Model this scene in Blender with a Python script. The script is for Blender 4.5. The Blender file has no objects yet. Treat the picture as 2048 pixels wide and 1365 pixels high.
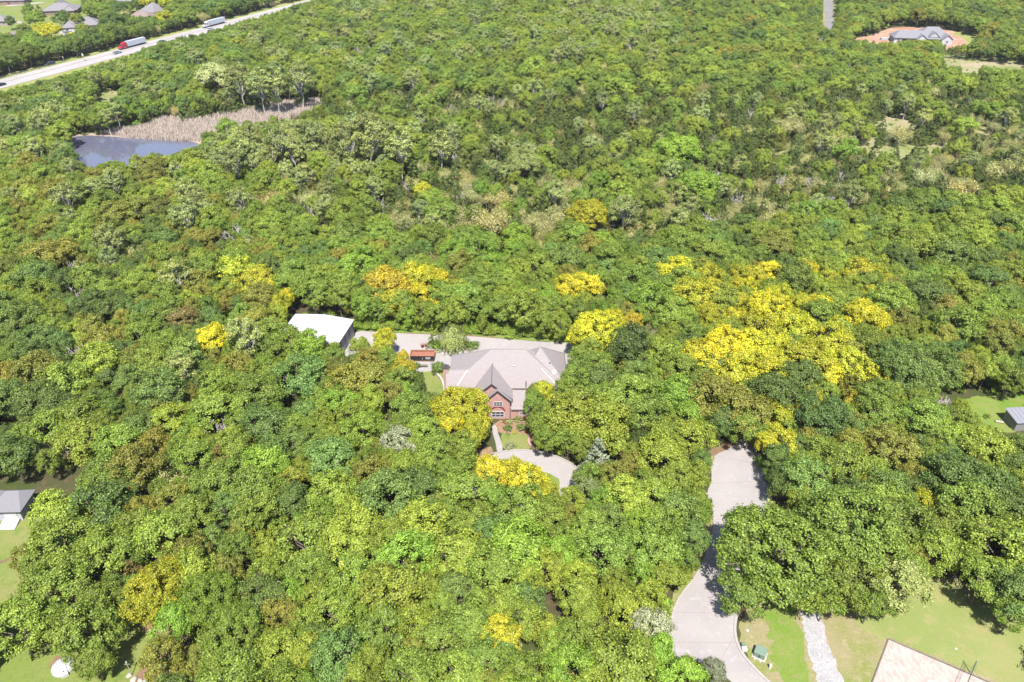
import bpy, math, random
import numpy as np
from mathutils import Vector

R = math.radians
scene = bpy.context.scene
col = scene.collection

# ------------------------------------------------------------------ camera
CAM_H, PITCH, FPX = 95.0, R(34.0), 1500.0          # metres, downward tilt, focal length in 2048-px units
cam_data = bpy.data.cameras.new('camera')
cam_data.sensor_fit = 'HORIZONTAL'
cam_data.angle = 2 * math.atan(1024 / FPX)
cam_data.clip_start, cam_data.clip_end = 1.0, 6000.0
cam = bpy.data.objects.new('camera', cam_data)
cam.location = (0, 0, CAM_H)
cam.rotation_euler = (math.pi / 2 - PITCH, 0, 0)
col.objects.link(cam)
scene.camera = cam

# ------------------------------------------------------------------ sky, sun, exposure
SUN_EL, SUN_AZ = R(59), R(2.0)                      # the sun stands behind the camera
world = bpy.data.worlds.new('World')
scene.world = world
world.use_nodes = True
wn = world.node_tree
bg = wn.nodes['Background']
sky = wn.nodes.new('ShaderNodeTexSky')
sky.sky_type = 'NISHITA'
sky.sun_disc = False
sky.sun_elevation = SUN_EL
sky.sun_rotation = math.pi + SUN_AZ
wn.links.new(sky.outputs[0], bg.inputs[0])
bg.inputs[1].default_value = 0.10
sun = bpy.data.lights.new('sun', 'SUN')
sun.energy = 4.6
sun.angle = R(0.53)
sun.color = (1.0, 0.95, 0.87)
sun_o = bpy.data.objects.new('sun', sun)
sun_o.rotation_euler = (math.pi / 2 - SUN_EL, 0, SUN_AZ)
col.objects.link(sun_o)
scene.view_settings.view_transform = 'Standard'
scene.view_settings.look = 'None'
scene.view_settings.gamma = 1.0
scene.view_settings.use_curve_mapping = False
scene.view_settings.exposure = 1.58
scene.render.engine = 'CYCLES'
scene.cycles.max_bounces = 6
scene.cycles.diffuse_bounces = 3
scene.cycles.glossy_bounces = 2
scene.cycles.transmission_bounces = 3
scene.cycles.caustics_reflective = False
scene.cycles.caustics_refractive = False

# ------------------------------------------------------------------ survey helpers: photo survey marks -> ground plan
CP, SP = math.cos(PITCH), math.sin(PITCH)

def G(px, py, z=0.0):
    """plan position of a survey mark at height z"""
    u, v = (px - 1024) / FPX, (py - 682.5) / FPX
    ry, rz = CP - SP * v, -(SP + CP * v)
    t = (z - CAM_H) / rz
    return Vector((u * t, ry * t, z))

def toimg(x, y, z):
    dz = z - CAM_H
    d = y * CP - dz * SP
    dn = -y * SP - dz * CP
    return 1024 + FPX * x / d, 682.5 + FPX * dn / d, d

def in_poly(x, y, P):
    c = False
    j = len(P) - 1
    for i in range(len(P)):
        xi, yi = P[i][0], P[i][1]
        xj, yj = P[j][0], P[j][1]
        if (yi > y) != (yj > y) and x < (xj - xi) * (y - yi) / (yj - yi) + xi:
            c = not c
        j = i
    return c

# ------------------------------------------------------------------ materials
MATS = {}
KA = 0.46          # reflectance scale of mineral and built surfaces

def nmat(name):
    m = bpy.data.materials.new(name)
    m.use_nodes = True
    MATS[name] = m
    nt = m.node_tree
    return m, nt, nt.nodes['Principled BSDF']

def plain(name, c, rough=0.7, metal=0.0, var=0.12, scale=3.0, bump=0.0, spec=0.3, c2=None, fine=0.0):
    """one base colour with noise variation and optional relief"""
    c = tuple(x * KA for x in c)
    c2 = tuple(x * KA for x in c2) if c2 else None
    m, nt, b = nmat(name)
    N, L = nt.nodes, nt.links
    tc = N.new('ShaderNodeTexCoord')
    nz = N.new('ShaderNodeTexNoise')
    nz.inputs['Scale'].default_value = scale
    nz.inputs['Detail'].default_value = 6
    nz.inputs['Roughness'].default_value = 0.65
    L.new(tc.outputs['Object'], nz.inputs['Vector'])
    mx = N.new('ShaderNodeMix')
    mx.data_type = 'RGBA'
    rmp = N.new('ShaderNodeMapRange')
    rmp.inputs[1].default_value, rmp.inputs[2].default_value = 0.3, 0.7
    L.new(nz.outputs[0], rmp.inputs[0])
    L.new(rmp.outputs[0], mx.inputs[0])
    if c2 is None:
        mx.inputs[6].default_value = tuple(x * (1 - var) for x in c) + (1,)
        mx.inputs[7].default_value = tuple(min(1, x * (1 + var)) for x in c) + (1,)
    else:
        mx.inputs[6].default_value = tuple(c) + (1,)
        mx.inputs[7].default_value = tuple(c2) + (1,)
    out = mx.outputs[2]
    if fine:
        n2 = N.new('ShaderNodeTexNoise')
        n2.inputs['Scale'].default_value = scale * 9
        n2.inputs['Detail'].default_value = 4
        L.new(tc.outputs['Object'], n2.inputs['Vector'])
        r2 = N.new('ShaderNodeMapRange')
        r2.inputs[1].default_value, r2.inputs[2].default_value = 0.3, 0.7
        r2.inputs[3].default_value, r2.inputs[4].default_value = 1 - fine, 1 + fine
        L.new(n2.outputs[0], r2.inputs[0])
        ml = N.new('ShaderNodeVectorMath')
        ml.operation = 'SCALE'
        L.new(out, ml.inputs[0])
        L.new(r2.outputs[0], ml.inputs[3])
        out = ml.outputs[0]
    L.new(out, b.inputs['Base Color'])
    b.inputs['Roughness'].default_value = rough
    b.inputs['Metallic'].default_value = metal
    b.inputs['Specular IOR Level'].default_value = spec
    if bump:
        bp = N.new('ShaderNodeBump')
        bp.inputs['Strength'].default_value = bump
        bp.inputs['Distance'].default_value = 0.1
        L.new(nz.outputs[0], bp.inputs['Height'])
        L.new(bp.outputs[0], b.inputs['Normal'])
    return m

def three(name, c1, c2, c3, s1=0.05, s2=0.4, t=(0.42, 0.58), rough=0.9, fine=0.15):
    """patchy ground: three colours mixed by two noises plus fine grain"""
    c1, c2, c3 = [tuple(x * KA for x in q) for q in (c1, c2, c3)]
    m, nt, b = nmat(name)
    N, L = nt.nodes, nt.links
    tc = N.new('ShaderNodeTexCoord')
    prev = None
    def noise(s, d=5):
        n = N.new('ShaderNodeTexNoise')
        n.inputs['Scale'].default_value = s
        n.inputs['Detail'].default_value = d
        n.inputs['Roughness'].default_value = 0.7
        L.new(tc.outputs['Object'], n.inputs['Vector'])
        return n
    def ramp(n, a, bb, lo=0, hi=1):
        r = N.new('ShaderNodeMapRange')
        r.inputs[1].default_value, r.inputs[2].default_value = a, bb
        r.inputs[3].default_value, r.inputs[4].default_value = lo, hi
        L.new(n.outputs[0], r.inputs[0])
        return r
    m1 = N.new('ShaderNodeMix'); m1.data_type = 'RGBA'
    L.new(ramp(noise(s1), *t).outputs[0], m1.inputs[0])
    m1.inputs[6].default_value = tuple(c1) + (1,)
    m1.inputs[7].default_value = tuple(c2) + (1,)
    m2 = N.new('ShaderNodeMix'); m2.data_type = 'RGBA'
    L.new(ramp(noise(s2), 0.52, 0.68).outputs[0], m2.inputs[0])
    L.new(m1.outputs[2], m2.inputs[6])
    m2.inputs[7].default_value = tuple(c3) + (1,)
    ml = N.new('ShaderNodeVectorMath'); ml.operation = 'SCALE'
    L.new(m2.outputs[2], ml.inputs[0])
    L.new(ramp(noise(3.5, 3), 0.3, 0.7, 1 - fine, 1 + fine).outputs[0], ml.inputs[3])
    L.new(ml.outputs[0], b.inputs['Base Color'])
    b.inputs['Roughness'].default_value = rough
    b.inputs['Specular IOR Level'].default_value = 0.15
    return m

three('forest_floor', (.115, .085, .052), (.07, .10, .025), (.17, .12, .075), .06, .5)
three('lawn', (0.217, 0.29, 0.065), (0.29, 0.297, 0.102), (0.16, 0.246, 0.043), .09, .5)
three('lawn_dry', (0.365, 0.317, 0.176), (0.257, 0.29, 0.081), (0.446, 0.365, 0.23), .10, .6)
three('court_grass', (0.338, 0.358, 0.135), (0.277, 0.331, 0.101), (0.392, 0.351, 0.162), .06, .35, fine=.08)
three('green_strip', (0.175, 0.3, 0.037), (0.25, 0.312, 0.075), (0.312, 0.294, 0.125), .15, .7)
three('meadow', (0.23, 0.29, 0.074), (0.405, 0.351, 0.203), (0.162, 0.243, 0.047), .05, .3)
three('dry_meadow', (0.446, 0.371, 0.25), (0.297, 0.317, 0.121), (0.513, 0.419, 0.311), .06, .3)
three('red_dirt', (.47, .25, .17), (.54, .39, .29), (.42, .21, .14), .08, .4)
three('bare_soil', (.30, .185, .12), (.24, .17, .10), (.36, .24, .16), .2, .9)
three('verge', (0.29, 0.348, 0.087), (0.392, 0.377, 0.145), (0.217, 0.29, 0.058), .05, .3)
three('concrete', (0.48, 0.444, 0.436), (0.432, 0.4, 0.396), (0.52, 0.488, 0.488), .10, .8, fine=.04)
three('highway_concrete', (0.46, 0.437, 0.437), (0.506, 0.483, 0.488), (0.423, 0.396, 0.396), .03, .3, fine=.04)
three('asphalt_far', (.30, .285, .29), (.27, .255, .26), (.34, .32, .32), .08, .5, fine=.05)
three('street_grey', (.17, .175, .19), (.20, .20, .21), (.15, .155, .17), .1, .5, fine=.05)
three('gravel', (0.504, 0.486, 0.495), (0.423, 0.414, 0.423), (0.558, 0.54, 0.549), .5, 2.0, fine=.28)
three('mulch', (.34, .20, .13), (.42, .29, .19), (.25, .16, .10), .5, 1.5)
plain('median_strip', (.36, .27, .24), .9)
plain('kerb', (.50, .46, .45), .8, var=.12)
plain('paint_white', (.78, .78, .76), .6, var=.05)
plain('paint_yellow', (.65, .5, .12), .6, var=.05)
plain('reed', (.62, .51, .43), .9, c2=(.80, .67, .58), scale=.4)
plain('reed_bed', (.40, .31, .24), .95, c2=(.52, .42, .34), scale=.3)
plain('brick', (.54, .29, .255), .85, c2=(.66, .40, .36), scale=2.2, fine=.25)
plain('brick_far', (.33, .22, .18), .85, var=.15)
plain('siding_tan', (.45, .40, .34), .8, var=.08)
plain('white_trim', (.78, .77, .76), .6, var=.04)
plain('wrap_white', (.60, .62, .68), .7, var=.08, scale=.8)
plain('lumber', (.46, .33, .21), .8, var=.2)
plain('dark_opening', (.035, .03, .032), .6)
plain('metal_roof', (.64, .65, .72), .45, metal=0.0, var=.04, scale=.6, spec=.5)
plain('metal_wall', (.34, .335, .35), .55, var=.06, scale=.5, spec=.4)
plain('metal_rib', (.14, .14, .16), .5)
plain('flashing', (.80, .80, .82), .5, var=.03)
plain('gutter', (.10, .09, .10), .5)
plain('shed_roof', (.27, .26, .285), .7, var=.08)
plain('grey_metal', (.33, .335, .39), .5, var=.05, scale=.8)
plain('black_steel', (.035, .033, .036), .5, var=.25)
plain('rust', (.34, .12, .075), .85, c2=(.46, .22, .14), scale=2.5)
plain('truck_red', (.62, .03, .06), .35, var=.04, spec=.5)
plain('truck_white', (.74, .76, .82), .4, var=.04, spec=.5)
plain('trailer_white', (.62, .67, .78), .4, var=.05, spec=.5)
plain('car_dark', (.03, .032, .045), .3, spec=.6)
plain('car_silver', (.45, .47, .52), .3, spec=.6)
plain('car_white', (.75, .76, .8), .3, spec=.6)
plain('tyre', (.02, .02, .02), .9)
plain('rim', (.4, .4, .42), .4, metal=.7)
plain('lamp_glass', (.8, .8, .75), .2)
plain('tail_glass', (.45, .02, .02), .2)
plain('box_green', (.20, .29, .22), .55, var=.06)
plain('box_dark', (.03, .05, .04), .5)
plain('cream_plastic', (.80, .79, .66), .5, var=.04)
plain('pole_green', (.45, .62, .46), .5)
plain('rope', (.10, .10, .09), .8)
plain('timber_grey', (.24, .21, .18), .9, var=.25)
plain('timber_pale', (.50, .44, .37), .85, var=.15)
plain('stone_pale', (.55, .51, .45), .85, var=.15)
plain('terracotta', (.30, .055, .06), .6)
plain('brown_pot', (.22, .10, .06), .7)
plain('dome_white', (.62, .64, .66), .5, var=.05)
plain('wood_log', (.34, .16, .10), .9, var=.35, scale=6)
plain('bark', (.22, .18, .145), .95, var=.3, scale=4)
plain('bark_pale', (.72, .68, .60), .9, var=.2, scale=3)
plain('bark_grey', (.74, .665, .64), .9, var=.2, scale=3)
plain('bark_red', (.17, .10, .07), .95, var=.25, scale=3)

def sand_mat():
    m, nt, b = nmat('sand')
    N, L = nt.nodes, nt.links
    tc = N.new('ShaderNodeTexCoord')
    mp = N.new('ShaderNodeMapping')
    mp.inputs['Rotation'].default_value = (0, 0, R(25))
    mp.inputs['Scale'].default_value = (1.0, .45, 1)
    L.new(tc.outputs['Object'], mp.inputs[0])
    w = N.new('ShaderNodeTexNoise')
    w.inputs['Scale'].default_value = 1.6
    w.inputs['Detail'].default_value = 5
    w.inputs['Distortion'].default_value = 1.2
    L.new(mp.outputs[0], w.inputs['Vector'])
    cr = N.new('ShaderNodeValToRGB')
    cr.color_ramp.elements[0].position = .35
    cr.color_ramp.elements[0].color = (.235, .180, .160, 1)
    cr.color_ramp.elements[1].position = .62
    cr.color_ramp.elements[1].color = (.30, .245, .225, 1)
    L.new(w.outputs[0], cr.inputs[0])
    L.new(cr.outputs[0], b.inputs['Base Color'])
    b.inputs['Roughness'].default_value = .95
    bp = N.new('ShaderNodeBump')
    bp.inputs['Strength'].default_value = .8
    bp.inputs['Distance'].default_value = .15
    L.new(w.outputs[0], bp.inputs['Height'])
    L.new(bp.outputs[0], b.inputs['Normal'])
sand_mat()

def shingle(name, c1, c2):
    c1, c2 = [tuple(x * KA for x in q) for q in (c1, c2)]
    m, nt, b = nmat(name)
    N, L = nt.nodes, nt.links
    tc = N.new('ShaderNodeTexCoord')
    mp = N.new('ShaderNodeMapping')
    mp.inputs['Scale'].default_value = (1.0, 1.0, 5.0)
    L.new(tc.outputs['Object'], mp.inputs[0])
    a = N.new('ShaderNodeTexNoise')
    a.inputs['Scale'].default_value = 1.3
    a.inputs['Detail'].default_value = 7
    a.inputs['Roughness'].default_value = .75
    L.new(mp.outputs[0], a.inputs['Vector'])
    mr = N.new('ShaderNodeMapRange')
    mr.inputs[1].default_value, mr.inputs[2].default_value = .3, .7
    L.new(a.outputs[0], mr.inputs[0])
    mx = N.new('ShaderNodeMix'); mx.data_type = 'RGBA'
    L.new(mr.outputs[0], mx.inputs[0])
    mx.inputs[6].default_value = c1 + (1,)
    mx.inputs[7].default_value = c2 + (1,)
    L.new(mx.outputs[2], b.inputs['Base Color'])
    b.inputs['Roughness'].default_value = .9
    b.inputs['Specular IOR Level'].default_value = .2
shingle('shingle_main', (.34, .30, .30), (.425, .375, .372))
shingle('shingle_grey', (.25, .235, .255), (.31, .29, .31))
shingle('shingle_brown', (.27, .205, .19), (.35, .27, .245))
shingle('shingle_dark', (.215, .185, .19), (.275, .24, .245))
shingle('shingle_new', (.24, .24, .275), (.30, .30, .335))

def glass_mat():
    m, nt, b = nmat('glass')
    b.inputs['Base Color'].default_value = (.03, .035, .05, 1)
    b.inputs['Roughness'].default_value = .08
    b.inputs['Specular IOR Level'].default_value = .6
glass_mat()

def water_mat():
    m, nt, b = nmat('pond_water')
    N, L = nt.nodes, nt.links
    b.inputs['Base Color'].default_value = (.070, .072, .105, 1)
    b.inputs['Roughness'].default_value = .06
    b.inputs['IOR'].default_value = 1.45
    tc = N.new('ShaderNodeTexCoord')
    n = N.new('ShaderNodeTexNoise')
    n.inputs['Scale'].default_value = 1.2
    n.inputs['Detail'].default_value = 3
    L.new(tc.outputs['Object'], n.inputs['Vector'])
    bp = N.new('ShaderNodeBump')
    bp.inputs['Strength'].default_value = .05
    bp.inputs['Distance'].default_value = .05
    L.new(n.outputs[0], bp.inputs['Height'])
    L.new(bp.outputs[0], b.inputs['Normal'])
water_mat()

def leaf_mat(name, trans=.30, jitter=.45):
    m = bpy.data.materials.new(name)
    m.use_nodes = True
    MATS[name] = m
    nt = m.node_tree
    N, L = nt.nodes, nt.links
    N.clear()
    out = N.new('ShaderNodeOutputMaterial')
    at = N.new('ShaderNodeAttribute')
    at.attribute_type = 'INSTANCER'
    at.attribute_name = 'leafcol'
    ac = N.new('ShaderNodeAttribute')
    ac.attribute_type = 'INSTANCER'
    ac.attribute_name = 'tipcol'
    cl = N.new('ShaderNodeAttribute')
    cl.attribute_type = 'GEOMETRY'
    cl.attribute_name = 'clump'
    ge = N.new('ShaderNodeNewGeometry')
    mix = N.new('ShaderNodeMix'); mix.data_type = 'RGBA'
    L.new(cl.outputs['Fac'], mix.inputs[0])
    L.new(at.outputs['Color'], mix.inputs[6])
    L.new(ac.outputs['Color'], mix.inputs[7])
    mr = N.new('ShaderNodeMapRange')
    mr.inputs[3].default_value, mr.inputs[4].default_value = 1 - jitter, 1 + jitter
    L.new(ge.outputs['Random Per Island'], mr.inputs[0])
    ml = N.new('ShaderNodeVectorMath'); ml.operation = 'SCALE'
    L.new(mix.outputs[2], ml.inputs[0])
    L.new(mr.outputs[0], ml.inputs[3])
    pb = N.new('ShaderNodeBsdfPrincipled')
    pb.inputs['Roughness'].default_value = .55
    pb.inputs['Specular IOR Level'].default_value = .25
    L.new(ml.outputs[0], pb.inputs['Base Color'])
    tr = N.new('ShaderNodeBsdfTranslucent')
    mt = N.new('ShaderNodeVectorMath'); mt.operation = 'MULTIPLY'
    mt.inputs[1].default_value = (trans * 1.15, trans * 1.1, trans * .6)
    L.new(ml.outputs[0], mt.inputs[0])
    L.new(mt.outputs[0], tr.inputs['Color'])
    ms = N.new('ShaderNodeAddShader')                     # a leaf both reflects and lets light through
    L.new(pb.outputs[0], ms.inputs[0])
    L.new(tr.outputs[0], ms.inputs[1])
    L.new(ms.outputs[0], out.inputs[0])
    return m
leaf_mat('leaf', trans=.62, jitter=.52)
leaf_mat('needle', trans=.35, jitter=.5)

# ------------------------------------------------------------------ object helpers
def tag(o, label=None, cat=None, group=None, kind=None):
    if label: o['label'] = label
    if cat: o['category'] = cat
    if group: o['group'] = group
    if kind: o['kind'] = kind
    return o

def thing(name, label, cat, loc=(0, 0, 0), rz=0.0, group=None):
    o = bpy.data.objects.new(name, None)
    o.empty_display_size = .5
    o.location = loc
    o.rotation_euler = (0, 0, rz)
    col.objects.link(o)
    return tag(o, label, cat, group)

class MB:
    """collects shapes; build() links them as one mesh object"""
    def __init__(s):
        s.v, s.f = [], []
    def poly(s, *fs):
        for pts in fs:
            b = len(s.v)
            s.v += [tuple(p) for p in pts]
            s.f.append(tuple(range(b, b + len(pts))))
        return s
    def box(s, x0, x1, y0, y1, z0, z1):
        b = len(s.v)
        s.v += [(x0, y0, z0), (x1, y0, z0), (x1, y1, z0), (x0, y1, z0), (x0, y0, z1), (x1, y0, z1), (x1, y1, z1), (x0, y1, z1)]
        s.f += [tuple(b + i for i in q) for q in ((0, 3, 2, 1), (4, 5, 6, 7), (0, 1, 5, 4), (1, 2, 6, 5), (2, 3, 7, 6), (3, 0, 4, 7))]
        return s
    def hull(s, lo, hi):
        """two rings of equal length joined into a solid"""
        n = len(lo); b = len(s.v)
        s.v += [tuple(p) for p in lo] + [tuple(p) for p in hi]
        s.f += [tuple(b + i for i in reversed(range(n))), tuple(b + n + i for i in range(n))]
        s.f += [(b + i, b + (i + 1) % n, b + n + (i + 1) % n, b + n + i) for i in range(n)]
        return s
    def prism(s, xy, z0, z1):
        return s.hull([(p[0], p[1], z0) for p in xy], [(p[0], p[1], z1) for p in xy])
    def tube(s, p0, p1, r0, r1=None, n=6):
        r1 = r0 if r1 is None else r1
        p0, p1 = Vector(p0), Vector(p1)
        d = (p1 - p0).normalized()
        a = d.orthogonal().normalized()
        c = d.cross(a)
        ring = lambda p, r: [p + (a * math.cos(2 * math.pi * i / n) + c * math.sin(2 * math.pi * i / n)) * r for i in range(n)]
        return s.hull(ring(p0, r0), ring(p1, r1))
    def ribbon(s, pts, w, z0, z1):
        """a strip of width w along a polyline, as a solid"""
        P = [Vector((p[0], p[1])) for p in pts]
        for i in range(len(P) - 1):
            d = (P[i + 1] - P[i])
            if d.length < 1e-4: continue
            d.normalize()
            nrm = Vector((-d.y, d.x)) * w / 2
            a, b = P[i] - d * w * .2, P[i + 1] + d * w * .2
            s.prism([a - nrm, b - nrm, b + nrm, a + nrm], z0, z1 + .0007 * (i % 2))
        return s
    def build(s, name, mat, parent=None, origin=None, smooth=False):
        me = bpy.data.meshes.new(name)
        o3 = Vector(origin) if origin is not None else Vector((0, 0, 0))
        me.from_pydata([(v[0] - o3.x, v[1] - o3.y, v[2] - o3.z) for v in s.v], [], s.f)
        me.materials.append(MATS[mat])
        me.update()
        if smooth:
            me.polygons.foreach_set('use_smooth', [True] * len(me.polygons))
        o = bpy.data.objects.new(name, me)
        col.objects.link(o)
        if parent is not None: o.parent = parent
        return o

def smooth_loop(P, it=2, closed=True):
    P = [Vector((p[0], p[1])) for p in P]
    for _ in range(it):
        Q = []
        n = len(P)
        for i in range(n if closed else n - 1):
            a, b = P[i], P[(i + 1) % n]
            Q += [a * .75 + b * .25, a * .25 + b * .75]
        if not closed: Q = [P[0]] + Q + [P[-1]]
        P = Q
    return P

def rough_loop(P, step=.8, amp=.3, seed=0):
    rng = random.Random(seed)
    out = []
    n = len(P)
    for i in range(n):
        a, b = P[i], P[(i + 1) % n]
        k = max(1, min(30, int((b - a).length / step)))
        for j in range(k):
            q = a.lerp(b, j / k)
            out.append(Vector((q.x + rng.uniform(-amp, amp), q.y + rng.uniform(-amp, amp))))
    return out

PLANS = {}
def patch(name, marks, z, mat, amp=.3, soft=2, step=.8, kind='structure', world=False, label=None):
    P = [Vector(m[:2]) for m in marks] if world else [G(*m).xy for m in marks]
    PLANS[name] = P
    P = smooth_loop(P, soft) if soft else [Vector(p) for p in P]
    if amp: P = rough_loop(P, step, amp, hash(name) % 1000 if False else len(name))
    m = MB()
    m.poly([(p.x, p.y, z) for p in P])
    o = m.build(name, mat)
    # make sure it faces up
    if o.data.polygons[0].normal.z < 0: o.data.flip_normals()
    tag(o, label, None, None, kind)
    return o

# ------------------------------------------------------------------ ground
g = MB(); g.poly([(-2500, -400, 0), (2500, -400, 0), (2500, 4500, 0), (-2500, 4500, 0)])
tag(g.build('ground', 'forest_floor'), kind='structure')

DRIVE = [(1481, 876), (1497, 880), (1516, 912), (1531, 948), (1537, 985), (1537, 1022), (1526, 1062), (1508, 1120), (1490, 1180), (1477, 1222), (1470, 1245), (1470, 1272), (1479, 1300), (1500, 1328), (1534, 1362), (1575, 1400), (1500, 1400), (1462, 1362), (1430, 1340), (1394, 1322), (1352, 1318), (1339, 1300), (1340, 1260), (1346, 1222), (1362, 1190), (1388, 1160), (1408, 1125), (1426, 1075), (1429, 1035), (1424, 1008), (1412, 988), (1424, 962), (1422, 930), (1426, 911), (1462, 897)]
BACKDRIVE = [(712, 662), (745, 664), (795, 667), (860, 669.5), (935, 672.5), (1010, 678.5), (1080, 684), (1128, 685.5), (1146, 689), (1154, 702), (1153, 728), (1149, 738), (1134, 742), (1120, 735), (990, 720), (905, 732), (874, 735), (867, 743), (818, 746), (800, 738), (700, 722), (680, 700), (690, 683)]
RING_OUT = [(915, 975), (958, 935), (985, 908), (1020, 901), (1060, 901), (1100, 908), (1140, 925), (1168, 950), (1172, 985), (1150, 1010), (1110, 1020), (1040, 1022), (960, 1015), (920, 1000)]
COURT = [(1777, 1279), (1960, 1358), (2120, 1430), (1990, 1520), (1700, 1520), (1741, 1375)]
GRAVEL = [(1602, 1215), (1640, 1215), (1650, 1268), (1668, 1320), (1692, 1378), (1710, 1420), (1655, 1420), (1638, 1372), (1620, 1312), (1608, 1268)]
GRAVEL2 = [(1603, 1225), (1604, 1180), (1640, 1120), (1710, 1096), (1800, 1094), (1870, 1078), (1930, 1060), (1990, 1040), (2060, 1030), (2060, 1050), (2000, 1062), (1940, 1088), (1880, 1104), (1800, 1118), (1720, 1120), (1668, 1140), (1642, 1190), (1640, 1225)]

patch('lower_lawn', [(1476, 1218), (1600, 1180), (1700, 1150), (1850, 1130), (1960, 1180), (2080, 1220), (2120, 1420), (1560, 1420), (1530, 1365), (1480, 1300)], .004, 'lawn_dry', .4)
patch('mown_grass', [(1700, 1245), (1790, 1190), (1870, 1150), (1960, 1200), (2090, 1260), (2140, 1420), (1990, 1390), (1760, 1285)], .008, 'court_grass', .5)
patch('green_strip', [(1535, 1215), (1595, 1200), (1598, 1250), (1612, 1320), (1636, 1400), (1590, 1400), (1560, 1360), (1535, 1330), (1548, 1290), (1530, 1250)], .012, 'green_strip', .6)
patch('side_soil', [(1530, 985), (1545, 1000), (1625, 1028), (1610, 1050), (1530, 1060)], .004, 'bare_soil', .5)
patch('left_soil', [(1330, 1250), (1335, 1200), (1365, 1165), (1402, 1120), (1418, 1050), (1405, 990), (1425, 985), (1432, 1060), (1405, 1140), (1360, 1200), (1345, 1250), (1344, 1320), (1330, 1320)], .004, 'lawn_dry', .3)
patch('drive_head_soil', [(1405, 905), (1440, 888), (1480, 880), (1475, 895), (1430, 915), (1415, 922)], .006, 'bare_soil', .3)
drive = patch('driveway', DRIVE, .02, 'concrete', 0, 2)
bdrive = patch('rear_driveway', BACKDRIVE, .02, 'concrete', 0, 1)
ring = patch('circle_drive', RING_OUT, .02, 'concrete', 0, 2)
patch('circle_bed', [(975, 965), (1000, 940), (1060, 938), (1110, 950), (1125, 975), (1100, 995), (1010, 998)], .03, 'lawn', .2)
patch('gravel_path', GRAVEL, .024, 'gravel', .25, 1, .5)
patch('gravel_track', GRAVEL2, .020, 'gravel', .3, 1, .5)
patch('left_lawn', [(-60, 1030), (20, 1035), (90, 1030), (120, 1090), (110, 1180), (180, 1240), (260, 1230), (330, 1240), (345, 1290), (300, 1345), (290, 1420), (-60, 1420)], .004, 'lawn', .4)
patch('lawn_bare_patch', [(90, 1185), (150, 1180), (190, 1190), (180, 1215), (110, 1215)], .008, 'bare_soil', .5)
patch('worn_track', [(270, 1345), (300, 1322), (345, 1295), (372, 1280), (380, 1300), (345, 1318), (300, 1350), (285, 1375), (268, 1375)], .010, 'bare_soil', .3)
patch('bare_patch', [(282, 1225), (330, 1232), (345, 1262), (320, 1275), (280, 1255)], .010, 'bare_soil', .3)
patch('bare_ring', [(95, 1325), (125, 1308), (155, 1325), (140, 1350), (105, 1352)], .009, 'bare_soil', .3)
patch('footpath', [(-20, 1128), (0, 1121), (30, 1113), (32, 1118), (0, 1129), (-20, 1138)], .009, 'bare_soil', .15)
patch('side_lawn', [(842, 742), (870, 738), (893, 735), (902, 740), (902, 800), (890, 830), (845, 830), (838, 780)], .012, 'lawn', .2)
patch('front_lawn', [(1004, 862), (1052, 862), (1060, 885), (1062, 902), (1008, 904), (1002, 882)], .012, 'lawn', .15)
patch('flower_bed', [(988, 842), (1062, 838), (1078, 868), (1068, 880), (1052, 868), (1006, 868), (985, 858)], .016, 'mulch', .2)
patch('bed_by_path', [(1056, 868), (1082, 878), (1082, 905), (1066, 902)], .014, 'bare_soil', .2)
patch('oak_bed', [(945, 905), (985, 890), (990, 905), (960, 930), (945, 945)], .008, 'mulch', .3)
patch('front_walk', [(983, 852), (993, 850), (996, 868), (1002, 880), (1007, 904), (994, 906), (992, 888), (986, 870)], .026, 'concrete', 0, 2)
patch('drive_verge', [(700, 655), (760, 656), (900, 660), (1010, 668), (1100, 676), (1150, 680), (1160, 700), (1120, 684), (1010, 678), (935, 672), (860, 669), (745, 664), (712, 662)], .006, 'green_strip', .4)
patch('drive_edge_soil', [(735, 664), (860, 667.5), (940, 670.5), (1010, 676.5), (1010, 679), (935, 674), (860, 671), (735, 666)], .010, 'bare_soil', .2)
patch('house_side_soil', [(1134, 740), (1152, 738), (1158, 760), (1150, 785), (1134, 785)], .012, 'bare_soil', .2)
ISLAND = [(852, 692), (868, 684), (900, 681), (940, 683), (958, 689), (961, 695), (948, 701.5), (905, 704), (866, 702)]
isl = patch('island_bed', ISLAND, .10, 'lawn', 0, 2)
patch('side_clearing', [(1920, 800), (1990, 788), (2080, 790), (2080, 850), (2010, 870), (1960, 850), (1930, 830)], .006, 'green_strip', .5)
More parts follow.
